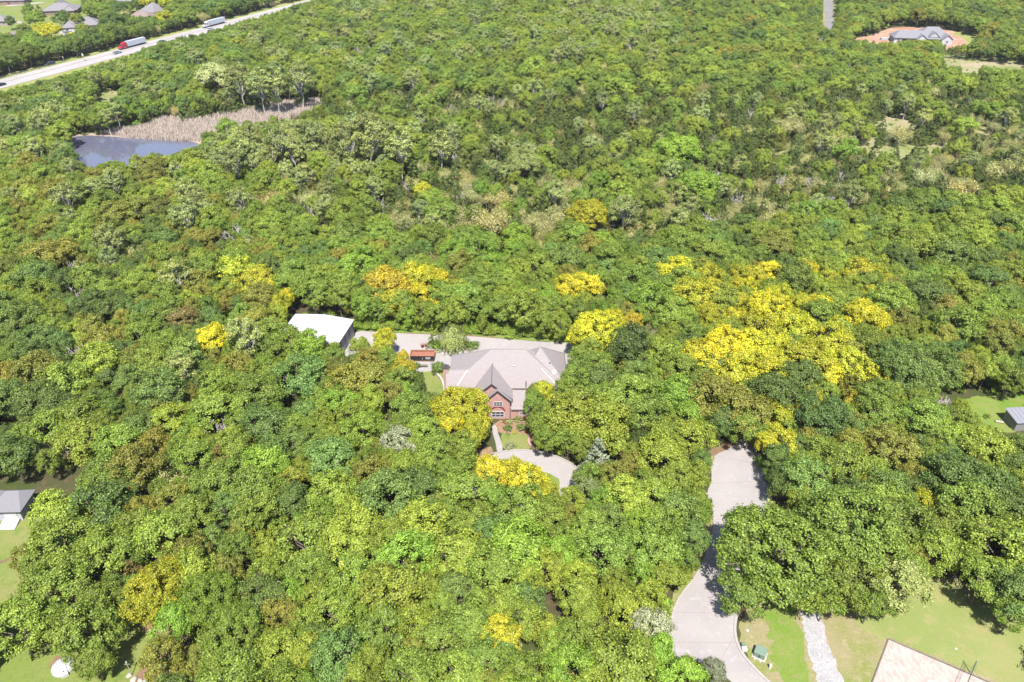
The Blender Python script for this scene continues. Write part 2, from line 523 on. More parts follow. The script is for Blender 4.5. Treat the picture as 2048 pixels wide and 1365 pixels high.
# pond and its banks
POND = [(128, 278), (165, 271), (215, 273), (270, 277), (330, 281), (396, 283), (402, 298), (372, 318), (300, 345), (200, 352), (160, 345), (138, 310)]
REEDS = [(200, 268), (235, 262), (262, 258), (300, 252), (318, 240), (345, 236), (400, 240), (455, 228), (500, 218), (540, 210), (595, 202), (645, 202), (648, 213), (618, 226), (585, 236), (560, 246), (500, 262), (450, 268), (415, 285), (340, 283), (270, 278)]
patch('pond', POND, .015, 'pond_water', .3, 2)
patch('pond_mud', [(120, 272), (165, 266), (215, 266), (275, 268), (335, 272), (400, 276), (420, 290), (385, 330), (300, 352), (190, 360), (150, 350), (125, 300)], .004, 'reed_bed', .5)
patch('reed_ground', REEDS, .009, 'reed_bed', .8)
for i, (nm, m_, mt) in enumerate([
    ('clearing', [(190, 170), (240, 182), (245, 198), (215, 215), (190, 225), (205, 198)], 'meadow'),
    ('clearing', [(80, 196), (140, 185), (135, 192), (90, 200)], 'dry_meadow'),
    ('clearing', [(1690, 255), (1740, 240), (1790, 222), (1835, 236), (1850, 258), (1800, 270), (1720, 266)], 'dry_meadow'),
    ('clearing', [(1660, 275), (1750, 268), (1850, 272), (1920, 290), (1880, 312), (1790, 318), (1700, 310)], 'meadow'),
    ('clearing', [(1925, 240), (1960, 242), (2020, 262), (1980, 275), (1935, 258)], 'dry_meadow'),
    ('clearing', [(1505, 288), (1545, 290), (1605, 292), (1600, 306), (1550, 312), (1505, 302)], 'dry_meadow'),
    ('clearing', [(1270, 190), (1330, 172), (1350, 178), (1320, 200), (1285, 215)], 'dry_meadow'),
    ('clearing', [(900, 315), (960, 305), (1010, 310), (990, 330), (920, 335)], 'meadow'),
    ('clearing', [(1870, 108), (1930, 112), (2070, 122), (2070, 160), (1990, 150), (1930, 160), (1880, 140)], 'meadow'),
    ('dirt_track', [(1905, 132), (1960, 124), (2070, 127), (2070, 133), (1985, 133), (1945, 150), (1925, 160), (1910, 145)], 'dry_meadow'),
    ('building_site', [(1700, 80), (1745, 70), (1790, 52), (1900, 60), (1945, 72), (1950, 84), (1925, 96), (1890, 102), (1840, 95), (1760, 96), (1735, 92)], 'red_dirt'),
    ('site_verge', [(1900, 66), (1935, 62), (1985, 70), (1970, 90), (1930, 96), (1935, 80)], 'verge'),
    ('site_slab', [(1702, 82), (1722, 83), (1722, 90), (1700, 88)], 'concrete'),
    ]):
    patch(nm, m_, .012 + .004 * i, mt, .9, 2, 1.5)

# residential lawns and streets, far left
patch('village_lawn', [(-150, -40), (340, -40), (345, 40), (310, 46), (200, 68), (110, 92), (-20, 100), (-150, 110)], .006, 'lawn', .8)
patch('street', [(112, -6), (120, -3), (140, 7), (168, 16), (168, 22), (140, 13), (112, 3)], .016, 'street_grey', .2)
patch('street', [(108, 50), (150, 50), (150, 53.5), (108, 54)], .018, 'street_grey', .2)
patch('house_drive', [(10, 11), (40, 8.5), (85, 4), (92, 5), (50, 10.5), (12, 13.5)], .02, 'concrete', .2)
patch('house_drive', [(150, 20), (166, 18), (166, 23), (150, 24)], .022, 'concrete', .2)
patch('house_drive', [(30, 42), (42, 43), (50, 49), (38, 50)], .024, 'concrete', .2)
patch('house_drive', [(118, 62), (136, 60), (152, 64), (156, 72), (120, 76)], .026, 'concrete', .2)
patch('house_drive', [(216, 18), (236, 20), (234, 27), (216, 26)], .028, 'concrete', .2)
# highway: verge, carriageway, median, markings
HA, HB = G(-120, 198), G(700, -16)
A0, A1 = G(0, 168), G(500, 36.5)
hd = (A1 - A0).xy.normalized()
hn = Vector((-hd.y, hd.x))                       # to the far (left) side
def hw(s, o):                                    # along, across
    p = A0.xy + hd * s + hn * o
    return (p.x, p.y)
patch('road_verge', [hw(-120, -14.5), hw(700, -14.5), hw(700, 13), hw(-120, 13)], .010, 'verge', .5, 0, 4, world=True)
road = MB(); road.poly([hw(-120, -7.4) + (.04,), hw(700, -7.4) + (.04,), hw(700, 6.6) + (.04,), hw(-120, 6.6) + (.04,)])
road = tag(road.build('highway', 'highway_concrete'), kind='structure')
m = MB(); m.poly([hw(-120, .1) + (.046,), hw(700, .1) + (.046,), hw(700, 1.3) + (.046,), hw(-120, 1.3) + (.046,)])
m.build('median', 'median_strip', road)
m = MB(); m.poly([hw(-120, -8.4) + (.03,), hw(700, -8.4) + (.03,), hw(700, -7.4) + (.03,), hw(-120, -7.4) + (.03,)])
m.build('shoulder', 'median_strip', road)
m = MB()
for o_ in (-6.9, -.3, 1.6, 6.1):
    m.poly([hw(-120, o_) + (.05,), hw(700, o_) + (.05,), hw(700, o_ + .16) + (.05,), hw(-120, o_ + .16) + (.05,)])
m.build('lane_marking', 'paint_white', road)
m = MB()
for k in range(60):
    m.poly([hw(-100 + k * 12, -3.6) + (.051,), hw(-96.5 + k * 12, -3.6) + (.051,), hw(-96.5 + k * 12, -3.45) + (.051,), hw(-100 + k * 12, -3.45) + (.051,)])
o_ = m.build('lane_dashes', 'paint_white', road)
# country lane, top right
lane = patch('country_lane', [(1648, -30), (1664, -30), (1667, 20), (1667, 45), (1663, 68), (1645, 64), (1650, 40), (1648, 20)], .05, 'asphalt_far', .2, 1)
patch('lane_verge', [(1640, -30), (1676, -30), (1680, 20), (1676, 60), (1668, 75), (1636, 72), (1642, 40), (1638, 10)], .044, 'verge', .6, 1)
m = MB()
for py_ in (21, 41):
    a, b = G(1651, py_), G(1666, py_)
    m.poly([(a.x, a.y, .056), (b.x, b.y, .056), (b.x, b.y + 1.0, .056), (a.x, a.y + 1.0, .056)])
m.build('lane_joint', 'concrete', lane)

# kerbs and slab joints of the drives
def edge(marks, w, z1, name, parent, mat='kerb', it=2):
    P = smooth_loop([G(*q).xy for q in marks], it, False)
    m = MB(); m.ribbon(P, w, 0, z1)
    return m.build(name, mat, parent)
edge([(1537, 1022), (1537, 985), (1531, 948), (1516, 912), (1500, 886)], .3, .14, 'kerb', drive)
edge([(1477, 1222), (1470, 1245), (1470, 1272), (1479, 1300), (1500, 1328), (1534, 1362), (1575, 1400)], .35, .14, 'kerb', drive)
edge([(1340, 1300), (1340, 1260), (1346, 1222), (1362, 1190), (1388, 1160), (1408, 1125), (1426, 1075), (1429, 1035), (1424, 1008), (1412, 988)], .3, .14, 'kerb', drive)
for a, b in [((1426, 911), (1516, 928)), ((1420, 968), (1536, 962)), ((1427, 1040), (1535, 1036)), ((1402, 1136), (1500, 1150)), ((1346, 1225), (1474, 1228)), ((1341, 1285), (1474, 1286)), ((1470, 1270), (1430, 1340))]:
    m = MB(); m.ribbon([G(*a).xy, G(*b).xy], .05, .0, .024); m.build('slab_joint', 'median_strip', drive)
for a, b in [((790, 667), (800, 730)), ((860, 670), (858, 690)), ((1010, 679), (985, 705)), ((1080, 684), (1075, 700)), ((820, 700), (900, 712)), ((745, 665), (722, 700)), ((1130, 700), (1152, 700))]:
    m = MB(); m.ribbon([G(*a).xy, G(*b).xy], .05, .0, .024); m.build('slab_joint', 'median_strip', bdrive)
P = smooth_loop([G(*q).xy for q in ISLAND], 2); P.append(P[0])
m = MB(); m.ribbon(P, .35, 0, .16); m.build('kerb', 'concrete', isl)
P = smooth_loop([G(*q).xy for q in [(985, 908), (1020, 901), (1060, 901), (1100, 908), (1140, 925), (1160, 942)]], 2, False)
m = MB(); m.ribbon(P, .3, 0, .14); m.build('kerb', 'concrete', ring)

# ------------------------------------------------------------------ houses
def roof_solid(mb, planes, drop=.22):
    """planes given as lists of points; adds each as a thin slab"""
    for pts in planes:
        lo = [(p[0], p[1], p[2] - drop) for p in pts]
        n = (Vector(pts[1]) - Vector(pts[0])).cross(Vector(pts[2]) - Vector(pts[0]))
        if n.z > 0: mb.hull(lo, pts)
        else: mb.hull(list(reversed(lo)), list(reversed(pts)))

def hip_planes(x0, x1, y0, y1, ze, zr, rx0, rx1, ry=None):
    ry = (y0 + y1) / 2 if ry is None else ry
    a, b, c, d = (x0, y0, ze), (x1, y0, ze), (x1, y1, ze), (x0, y1, ze)
    e, f = (rx0, ry, zr), (rx1, ry, zr)
    return [[a, b, f, e], [c, d, e, f], [d, a, e], [b, c, f]]

def window(parent, x, y, z, w, h, face='-y', cols=2, rows=2, frame='white_trim', origin=None, fw=.09, name='window'):
    """frame mesh with mullions, pane as its child; face tells which way it looks"""
    m = MB(); p = MB()
    def bx(mb, u0, u1, d0, d1, z0, z1):
        if face == '-y': mb.box(x + u0, x + u1, y - d1, y - d0, z0, z1)
        elif face == '+x': mb.box(x + d0, x + d1, y + u0, y + u1, z0, z1)
        elif face == '-x': mb.box(x - d1, x - d0, y + u0, y + u1, z0, z1)
        else: mb.box(x + u0, x + u1, y + d0, y + d1, z0, z1)
    bx(p, -w / 2 + fw * .5, w / 2 - fw * .5, -.02, .03, z + fw * .5, z + h - fw * .5)
    for i in range(cols + 1):
        t = fw if i in (0, cols) else fw * .6
        u = -w / 2 + (w - 0) * i / cols
        u = min(max(u, -w / 2 + t / 2), w / 2 - t / 2)
        bx(m, u - t / 2, u + t / 2, -.02, .07, z, z + h)
    for j in range(rows + 1):
        t = fw if j in (0, rows) else fw * .6
        zz = min(max(z + h * j / rows, z + t / 2), z + h - t / 2)
        bx(m, -w / 2, w / 2, -.02, .073, zz - t / 2, zz + t / 2)
    f = m.build(name, frame, parent, origin)
    p.build('pane', 'glass', f, origin)
    return f

# --- the brick house
HO = Vector((-1, 121, 0))
house = thing('brick_house', 'large two-storey pink brick house with grey shingle roof in the clearing', 'house', HO)
w = MB()
w.box(-12.1, 10.5, 117.5, 127.4, 0, 5.0)
w.build('wall', 'brick', house, HO)
w = MB()                                                   # front gable walls
def gable_wall(mb, xc, hw_, y, ze, za, yb):
    mb.hull([(xc - hw_, y, 0), (xc - hw_, y, ze), (xc, y, za), (xc + hw_, y, ze), (xc + hw_, y, 0)],
            [(xc - hw_, yb, 0), (xc - hw_, yb, ze), (xc, yb, za), (xc + hw_, yb, ze), (xc + hw_, yb, 0)])
gable_wall(w, -3.9, 3.75, 114.35, 4.7, 8.2, 118.0)
w.build('gable_wall', 'brick', house, HO)
w = MB(); gable_wall(w, -2.75, 2.45, 113.5, 4.75, 7.15, 114.6); w.build('gable_wall', 'brick', house, HO)
w = MB(); w.box(-.295, 5.2, 113.52, 117.6, 0, 2.75); w.build('wing_wall', 'brick', house, HO)
rf = MB()
pl = hip_planes(-12.6, 10.9, 116.95, 127.9, 5.0, 10.5, -4.1, 2.5, 122.4)
roof_solid(rf, pl)
roof_solid(rf, hip_planes(.6, 10.95, 116.9, 128.75, 5.02, 10.35, 5.7, 5.72, 123.4))
roof_solid(rf, [[(-13.0, 116.85, 5.02), (-6, 116.85, 5.02), (-8.6, 119.45, 7.55), (-13.0, 119.45, 7.55)],
                [(-13.0, 122.0, 5.0), (-13.0, 119.45, 7.55), (-8.6, 119.45, 7.55), (-7, 122.0, 7.0)]])
roof = rf.build('roof', 'shingle_main', house, HO)
rf = MB()
roof_solid(rf, [[(-7.95, 113.9, 4.6), (-3.9, 113.9, 8.38), (-3.9, 121.0, 8.38), (-7.95, 117.2, 4.6)],
                [(.15, 113.9, 4.6), (.15, 117.3, 4.6), (-3.9, 121.0, 8.38), (-3.9, 113.9, 8.38)]], .18)
rf.build('gable_roof', 'shingle_main', house, HO)
rf = MB()
roof_solid(rf, [[(-5.45, 113.1, 4.62), (-2.75, 113.1, 7.33), (-2.75, 115.6, 7.33), (-5.45, 115.6, 4.62)],
                [(-.05, 113.1, 4.62), (-.05, 115.6, 4.62), (-2.75, 115.6, 7.33), (-2.75, 113.1, 7.33)]], .18)
rf.build('gable_roof', 'shingle_main', house, HO)
rf = MB()
roof_solid(rf, [[(-.15, 113.1, 2.72), (5.6, 113.1, 2.72), (4.6, 117.5, 4.55), (-.15, 117.5, 4.55)], [(5.6, 113.1, 2.72), (5.6, 117.5, 2.72), (4.6, 117.5, 4.55)]], .2)
rf.build('wing_roof', 'shingle_main', house, HO)
for a, b in [((-5.45, 113.08, 4.5), (-2.75, 113.08, 7.21)), ((-2.75, 113.08, 7.21), (-.05, 113.08, 4.5)), ((-7.95, 113.88, 4.48), (-3.9, 113.88, 8.26)), ((-3.9, 113.88, 8.26), (.15, 113.88, 4.48))]:
    m = MB(); m.tube(a, b, .09, n=4); m.build('rake_board', 'gutter', house, HO)
# valley flashings
for a, b in [((-3.9, 121.05, 8.46), (.1, 117.25, 4.75)), ((-3.9, 121.05, 8.46), (-7.95, 117.2, 4.75)), ((-8.7, 119.45, 7.62), (-10.9, 117.1, 5.25)), ((5.75, 119.6, 7.8), (9.0, 117.1, 5.25))]:
    m = MB(); m.tube(a, b, .1, n=5); m.build('flashing', 'flashing', roof, HO)
m = MB(); m.tube((-3.9, 113.95, 8.44), (-3.9, 121, 8.44), .06, n=5); m.build('ridge_cap', 'gutter', roof, HO)
for a, b in [((-4.1, 122.4, 10.5), (2.5, 122.4, 10.5)), ((-4.1, 122.4, 10.5), (-12.6, 127.9, 5.02)), ((5.7, 123.4, 10.35), (10.95, 128.75, 5.05)), ((5.7, 123.4, 10.35), (10.95, 116.9, 5.05))]:
    m = MB(); m.tube(a, b, .1, n=5); m.build('ridge_cap', 'shingle_main', roof, HO)
# chimney, vents, dish
ch = MB(); ch.box(-13.5, -12.55, 118.9, 120.0, 0, 8.2); ch = ch.build('chimney', 'brick', house, HO)
m = MB(); m.box(-13.6, -12.45, 118.8, 120.1, 8.2, 8.4); m.box(-13.3, -12.75, 119.15, 119.75, 8.4, 8.75); m.build('chimney_cap', 'gutter', ch, HO)
for x, y, zr in [(.35, 119.8, 7.85), (7.5, 120.8, 7.8)]:
    m = MB(); m.tube((x, y, zr - .4), (x, y, zr + .5), .08, n=8); m.tube((x, y, zr + .5), (x, y, zr + .6), .2, .12, 8); m.build('vent_pipe', 'white_trim' if x < 1 else 'gutter', roof, HO)
m = MB(); m.tube((2.75, 117.0, 5.1), (2.75, 117.0, 6.6), .09, n=8); m.build('vent_pipe', 'gutter', roof, HO)
dish = MB()
nseg = 14
c0, ax = Vector((8.35, 119.3, 7.15)), Vector((-.1, -.75, .65)).normalized()
e1 = ax.orthogonal().normalized(); e2 = ax.cross(e1)
rings = []
for r_, h_ in ((.06, 0), (.28, .04), (.48, .13)):
    rings.append([c0 + ax * h_ + (e1 * math.cos(2 * math.pi * i / nseg) + e2 * math.sin(2 * math.pi * i / nseg)) * r_ for i in range(nseg)])
for a, b in zip(rings, rings[1:]):
    for i in range(nseg): dish.poly([a[i], a[(i + 1) % nseg], b[(i + 1) % nseg], b[i]])
dish = dish.build('satellite_dish', 'white_trim', roof, HO)
m = MB(); m.tube(c0, (8.35, 119.6, 6.2), .035, n=6); m.tube(c0 - e2 * .4, c0 + ax * .5, .02, n=5); m.box(8.28, 8.42, 119.0, 119.1, 7.35, 7.5); m.build('dish_arm', 'gutter', dish, HO)
# windows and doors
window(house, -2.7, 113.5, 3.2, 1.75, 1.15, cols=3, rows=2, origin=HO)
window(house, -2.75, 113.5, .45, 2.5, 1.5, cols=3, rows=2, origin=HO, fw=.12)
window(house, 1.95, 113.52, .9, 1.0, 1.25, cols=2, rows=4, origin=HO)
window(house, 4.2, 113.52, .9, 1.0, 1.25, cols=2, rows=4, origin=HO)
window(house, .75, 117.5, 3.9, .6, .9, cols=1, rows=2, origin=HO)
window(house, -6.5, 114.35, .9, 1.0, 1.4, origin=HO)
for x in (-10.4, 7.0, 9.2): window(house, x, 117.5, 3.0, 1.0, 1.4, origin=HO); window(house, x, 117.5, .8, 1.0, 1.5, origin=HO)
for y in (119.5, 122.4, 125.4): window(house, 10.5, y, .9, 1.0, 1.4, '+x', origin=HO)
m = MB()                                                  # arched brick hood over the big window
for i in range(9):
    a = math.pi * i / 8; b = math.pi * (i + .92) / 8 if i < 8 else math.pi
    if i == 8: break
    f_ = lambda t, r_: (-2.75 + math.cos(t) * r_ * 1.2, 2.0 + math.sin(t) * r_)
    q = [f_(a, .95), f_(b, .95), f_(b, 1.2), f_(a, 1.2)]
    m.hull([(x, 113.42, z) for x, z in q], [(x, 113.51, z) for x, z in q])
m.build('window_arch', 'terracotta', house, HO)
m = MB(); m.box(-.42, -.28, 113.38, 113.5, 0, 4.6); m.build('downspout', 'gutter', house, HO)
d = MB(); d.box(-5.0, -4.05, 113.85, 114.36, .1, 2.3); d = d.build('front_door', 'white_trim', house, HO)
m = MB(); m.box(-4.2, -4.12, 113.8, 113.85, 1.0, 1.2); m.build('handle', 'gutter', d, HO)
m = MB(); m.box(11.0, 11.35, 119.0, 120.6, .0, 1.1); m.build('air_conditioner', 'metal_rib', house, HO)
m = MB(); m.tube((10.95, 117.0, 5.0), (10.95, 128.7, 5.0), .09, n=6); m.build('gutter', 'gutter', house, HO)

# --- the metal barn
bc = G(709, 672); ang = math.atan2(143.0 - 133.8, 2.2)
barn = thing('metal_barn', 'metal barn with low white roof and grey ribbed walls behind the trees', 'barn', (bc.x, bc.y, 0), R(-10))
BW, BL, BE, BR_ = 13.4, 10.2, 4.2, 4.75                  # local: x to -BW, y to -BL
m = MB(); m.hull([(0, -BL, 0), (0, -BL, BE), (-BW / 2, -BL, BR_), (-BW, -BL, BE), (-BW, -BL, 0)], [(0, 0, 0), (0, 0, BE), (-BW / 2, 0, BR_), (-BW, 0, BE), (-BW, 0, 0)])
m.build('wall', 'metal_wall', barn)
rf = MB(); roof_solid(rf, [[(.35, -BL - .3, BE + .04), (.35, .3, BE + .04), (-BW / 2, .3, BR_ + .12), (-BW / 2, -BL - .3, BR_ + .12)], [(-BW - .35, .3, BE + .04), (-BW - .35, -BL - .3, BE + .04), (-BW / 2, -BL - .3, BR_ + .12), (-BW / 2, .3, BR_ + .12)]], .1)
rf = rf.build('roof', 'metal_roof', barn)
m = MB(); m.tube((-BW / 2, -BL - .3, BR_ + .13), (-BW / 2, .3, BR_ + .13), .1, n=6); m.build('ridge_cap', 'metal_roof', rf)
for i in range(5):
    y = -BL + .1 + i * (BL - .2) / 4
    m = MB(); m.box(.0, .09, y - .09, y + .09, .05, BE - .12); m.build('wall_rib', 'metal_rib', barn)
m = MB(); m.box(.02, .34, -BL - .3, .3, BE - .13, BE - .03); m.build('gutter', 'white_trim', barn)
for i in range(9):
    x = -BW + .3 + i * (BW - .6) / 8
    m = MB(); m.box(x - .05, x + .05, -BL - .06, -BL, .05, BE - .1); m.build('wall_rib', 'metal_rib', barn)

# --- open waste container on the rear drive
dp = G(845, 724)
dump = thing('waste_container', 'open rust-red and black steel waste container with white lettering', 'container', (dp.x, dp.y + 1.1, 0), R(-1))
m = MB(); m.box(-2.6, 2.6, -1.1, 1.1, .22, .34); m.build('floor', 'rust', dump)
for nm, b_ in [('side_panel', (-2.6, 2.6, -1.1, -1.02, .34, 1.5)), ('side_panel', (-2.6, 2.6, 1.02, 1.1, .34, 1.5)), ('end_panel', (-2.6, -2.52, -1.02, 1.02, .34, 1.5)), ('end_panel', (2.52, 2.6, -1.02, 1.02, .34, 1.5))]:
    m = MB(); m.box(*b_); p_ = m.build(nm, 'rust' if b_[2] > 0 else 'black_steel', dump)
m = MB(); m.box(-2.5, 2.5, -1.0, 1.0, .36, 1.1); m.build('rubble_load', 'rust', dump)
for i in range(7):
    x = -2.5 + i * .83
    m = MB(); m.box(x - .05, x + .05, -1.17, -1.1, .3, 1.44); m.build('rib', 'black_steel', dump)
m = MB(); m.box(-2.68, 2.68, -1.16, -1.0, 1.5, 1.6); m.box(-2.68, 2.68, 1.0, 1.16, 1.5, 1.6); m.box(-2.68, -2.5, -1.0, 1.0, 1.5, 1.6); m.box(2.5, 2.68, -1.0, 1.0, 1.5, 1.6); m.build('rim', 'rust', dump)
m = MB()
rng = random.Random(4)
for row in range(2):
    x = .75
    while x < 1.75:
        wd = rng.uniform(.08, .16); m.box(x, x + wd, -1.20, -1.172, 1.08 - row * .3, 1.26 - row * .3); x += wd + .04
m.box(.0, .1, -1.2, -1.172, .75, 1.05)
tag(m.build('lettering', 'paint_white', dump), kind='stuff')
for x in (-2.3, 2.3):
    for y in (-.8, .8):
        m = MB(); m.tube((x - .1, y, .12), (x + .1, y, .12), .12, n=10); m.build('roller', 'black_steel', dump)

# pots, kerb wall, small things round the house
def pot(px, py, mat, label, h=.85, r=.28):
    p = G(px, py)
    t = thing('garden_pot', label, 'pot', (p.x, p.y, .02))
    m = MB(); 
    for z0, z1, r0, r1 in ((0, .1, r * .8, r * .62), (.1, h * .8, r * .62, r), (h * .8, h * .9, r * 1.12, r * 1.12)): m.tube((0, 0, z0), (0, 0, z1), r0, r1, 12)
    m.build('vessel', mat, t)
    m = MB(); m.tube((0, 0, h * .88), (0, 0, h * .93), r * .98, r * .98, 12); m.build('soil', 'mulch', t)
pot(845, 695.5, 'terracotta', 'dark red garden pot on the rear drive, left one of the pair', .95, .36)
pot(852.5, 695, 'brown_pot', 'brown garden pot on the rear drive, right one of the pair', 1.05, .38)
P = smooth_loop([G(*q).xy for q in [(866, 748), (876, 752), (884, 762), (888, 775), (889, 786)]], 2, False)
c = P[len(P) // 2]
m = MB(); m.ribbon(P, .45, 0, .55)
tag(m.build('garden_wall', 'stone_pale', None), 'low curved pale stone wall on the lawn left of the brick house', 'wall')
P = smooth_loop([G(*q).xy for q in [(1062, 872), (1056, 882), (1060, 893), (1074, 902)]], 2, False)
m = MB(); m.ribbon(P, .4, 0, .3)
tag(m.build('brick_edging', 'brick', None), 'curved low brick edging right of the front lawn', 'edging')
pw = thing('patio_table', 'grey patio bench on the white slab beside the waste container', 'bench', tuple(G(846, 734.5)))
m = MB(); m.box(-1.0, 1.0, -.3, .3, .42, .5); m.build('seat', 'timber_grey', pw)
for x in (-.8, .8):
    m = MB(); m.box(x - .06, x + .06, -.25, .25, .02, .42); m.build('leg', 'timber_grey', pw)

# --- sheds at the frame edges
sp = G(24, 1041)
shed = thing('garden_shed', 'white shed with grey roof and entry ramp at the left edge', 'shed', (sp.x, sp.y, 0), R(2))
m = MB(); m.box(-3.1, 1.9, 0, 4.4, 0, 2.3); m.build('wall', 'wrap_white', shed)
m = MB(); roof_solid(m, hip_planes(-3.6, 2.4, -.4, 4.8, 2.3, 3.5, -1.4, .6, 3.4), .16); r_ = m.build('roof', 'shed_roof', shed)
m = MB(); m.tube((-3.6, -.42, 2.24), (2.4, -.42, 2.24), .07, n=5); m.build('gutter', 'gutter', shed)
d_ = MB(); d_.box(-.8, 1.3, -.06, 0, .35, 2.2); d_ = d_.build('door', 'white_trim', shed)
m = MB(); m.box(1.1, 1.18, -.1, -.06, 1.1, 1.3); m.build('handle', 'gutter', d_)
rp = MB(); rp.hull([(-1.2, -2.1, .02), (1.5, -2.1, .02), (1.5, -.08, .02), (-1.2, -.08, .02)], [(-1.2, -2.1, .06), (1.5, -2.1, .06), (1.5, -.08, .5), (-1.2, -.08, .5)])
rp.build('ramp', 'wrap_white', shed)
m = MB(); m.box(-3.16, -2.96, -.05, .1, 0, 2.45); m.build('corner_board', 'timber_pale', shed)
sp = G(2040, 862)
shed2 = thing('tin_shed', 'small shed with blue-grey metal roof at the right edge', 'shed', (sp.x, sp.y, 0), R(4))
m = MB(); m.hull([(-1.3, 0, 0), (2.8, 0, 0), (2.8, 3.6, 0), (-1.3, 3.6, 0)], [(-1.3, 0, 2.1), (2.8, 0, 2.1), (2.8, 3.6, 2.5), (-1.3, 3.6, 2.5)]); m.build('wall', 'metal_wall', shed2)
m = MB(); roof_solid(m, [[(-1.55, -.3, 2.15), (3.1, -.3, 2.15), (3.1, 3.9, 2.6), (-1.55, 3.9, 2.6)]], .06); r_ = m.build('roof', 'grey_metal', shed2)
for i in range(6):
    x = -1.4 + i * .86
    m = MB(); m.hull([(x, -.3, 2.15), (x + .05, -.3, 2.15), (x + .05, 3.9, 2.6), (x, 3.9, 2.6)], [(x, -.3, 2.2), (x + .05, -.3, 2.2), (x + .05, 3.9, 2.65), (x, 3.9, 2.65)]); m.build('roof_seam', 'grey_metal', r_)
fp = G(2040, 824)
wood = thing('firewood_stack', 'reddish stacked firewood logs behind the tin shed', 'firewood', tuple(fp))
rng = random.Random(8)
for j in range(4):
    for i in range(11):
        m = MB(); x = -1.3 + i * .26 + (j % 2) * .12
        m.tube((x, -.25 + rng.uniform(-.05, .05), .14 + j * .22), (x + rng.uniform(-.02, .02), .3, .14 + j * .22), rng.uniform(.1, .13), n=7)
        m.build('log', 'wood_log' if rng.random() < .7 else 'timber_pale', wood)
lp = G(1990, 844)
m = MB(); m.tube((0, 0, .22), (1.3, -.5, .24), .24, .2, 9); m.tube((.5, -.2, .25), (.75, .2, .5), .09, .05, 6)
o_ = m.build('fallen_log', 'stone_pale'); o_.location = (lp.x, lp.y, 0); tag(o_, 'short pale fallen log in the grass left of the tin shed', 'log')

# --- things by the lower drive
tp = G(1519, 1311)
tr = thing('transformer_cabinet', 'green pad-mounted transformer cabinet on the grass by the drive', 'transformer', (tp.x, tp.y, 0), R(-30))
m = MB(); m.box(-.95, .95, -.85, .85, 0, .14); m.build('pad', 'stone_pale', tr)
m = MB(); m.hull([(-.75, -.6, .14), (.75, -.6, .14), (.75, .65, .14), (-.75, .65, .14)], [(-.75, -.5, .95), (.75, -.5, .95), (.75, .65, 1.15), (-.75, .65, 1.15)]); bx_ = m.build('cabinet', 'box_green', tr)
m = MB(); m.hull([(-.8, -.58, .96), (.8, -.58, .96), (.8, .7, 1.17), (-.8, .7, 1.17)], [(-.76, -.5, 1.03), (.76, -.5, 1.03), (.76, .64, 1.25), (-.76, .64, 1.25)]); m.build('lid', 'box_green', tr)
m = MB(); m.box(-.02, .02, -.66, -.6, .2, .9); m.box(.1, .16, -.67, -.6, .5, .65); m.build('door_seam', 'box_dark', bx_)
for x in (-.45, .35):
    m = MB(); m.box(x - .12, x + .12, -1.05, -.86, 0, .16); m.build('block', 'cream_plastic', tr)
bp_ = G(1488, 1301)
wb = thing('utility_box', 'white square utility box lid beside the lower drive', 'utility box', (bp_.x, bp_.y, 0))
m = MB(); m.box(-.32, .32, -.28, .28, 0, .42); m.build('box', 'cream_plastic', wb)
m = MB(); m.box(-.36, .36, -.32, .32, .42, .48); m.build('lid', 'paint_white', wb)
bp_ = G(1485, 1294)
wb = thing('round_bin', 'small dark green round bin behind the white utility box', 'bin', (bp_.x, bp_.y, 0))
m = MB(); m.tube((0, 0, 0), (0, 0, .7), .22, .27, 12); m.build('body', 'box_dark', wb)
m = MB(); m.tube((0, 0, .7), (0, 0, .78), .29, .2, 12); m.build('lid', 'box_green', wb)
bp_ = G(1539, 1337)
wb = thing('cable_pedestal', 'slim cream cable pedestal post in the grass', 'pedestal', (bp_.x, bp_.y, 0))
m = MB(); m.box(-.14, .14, -.12, .12, 0, .85); m.build('post', 'cream_plastic', wb)
m = MB(); m.hull([(-.17, -.15, .85), (.17, -.15, .85), (.17, .15, .85), (-.17, .15, .85)], [(-.1, -.08, .95), (.1, -.08, .95), (.1, .08, .95), (-.1, .08, .95)]); m.build('cap', 'cream_plastic', wb)
def stone(px, py, r_, label, mat='stone_pale', seed=1, grp=None):
    rng = random.Random(seed)
    p = G(px, py); m = MB()
    n = 9; zs = (0, .35, .75, 1.0); rs = (1, 1.05, .8, .3)
    rr = [rng.uniform(.75, 1.2) for _ in range(n)]
    rings = [[(math.cos(2 * math.pi * i / n) * r_ * rr[i] * s_, math.sin(2 * math.pi * i / n) * r_ * rr[i] * s_, z * r_ * .8) for i in range(n)] for z, s_ in zip(zs, rs)]
    for a, b in zip(rings, rings[1:]): m.hull(a, b)
    o = m.build('garden_stone', mat); o.location = (p.x, p.y, 0)
    tag(o, label, 'stone', grp)
stone(1495, 1262, .22, 'small white stone on the dry grass right of the lower drive', 'paint_white', 3)
stone(1912, 1298, .15, 'tiny white stone on the mown grass beyond the sand court', 'paint_white', 5)
for k, (x_, y_, r_, lb) in enumerate([(258, 1352, .35, 'pale rock below the green-topped pole, leftmost of its heap'), (268, 1360, .45, 'largest pale rock of the heap at the lower left edge'), (280, 1362, .35, 'pale rock of the lower left heap, next to the largest'), (290, 1364, .3, 'rightmost pale rock of the lower left heap')]):
    stone(x_, y_, r_, lb, 'stone_pale', 20 + k, 'rocks in a heap')
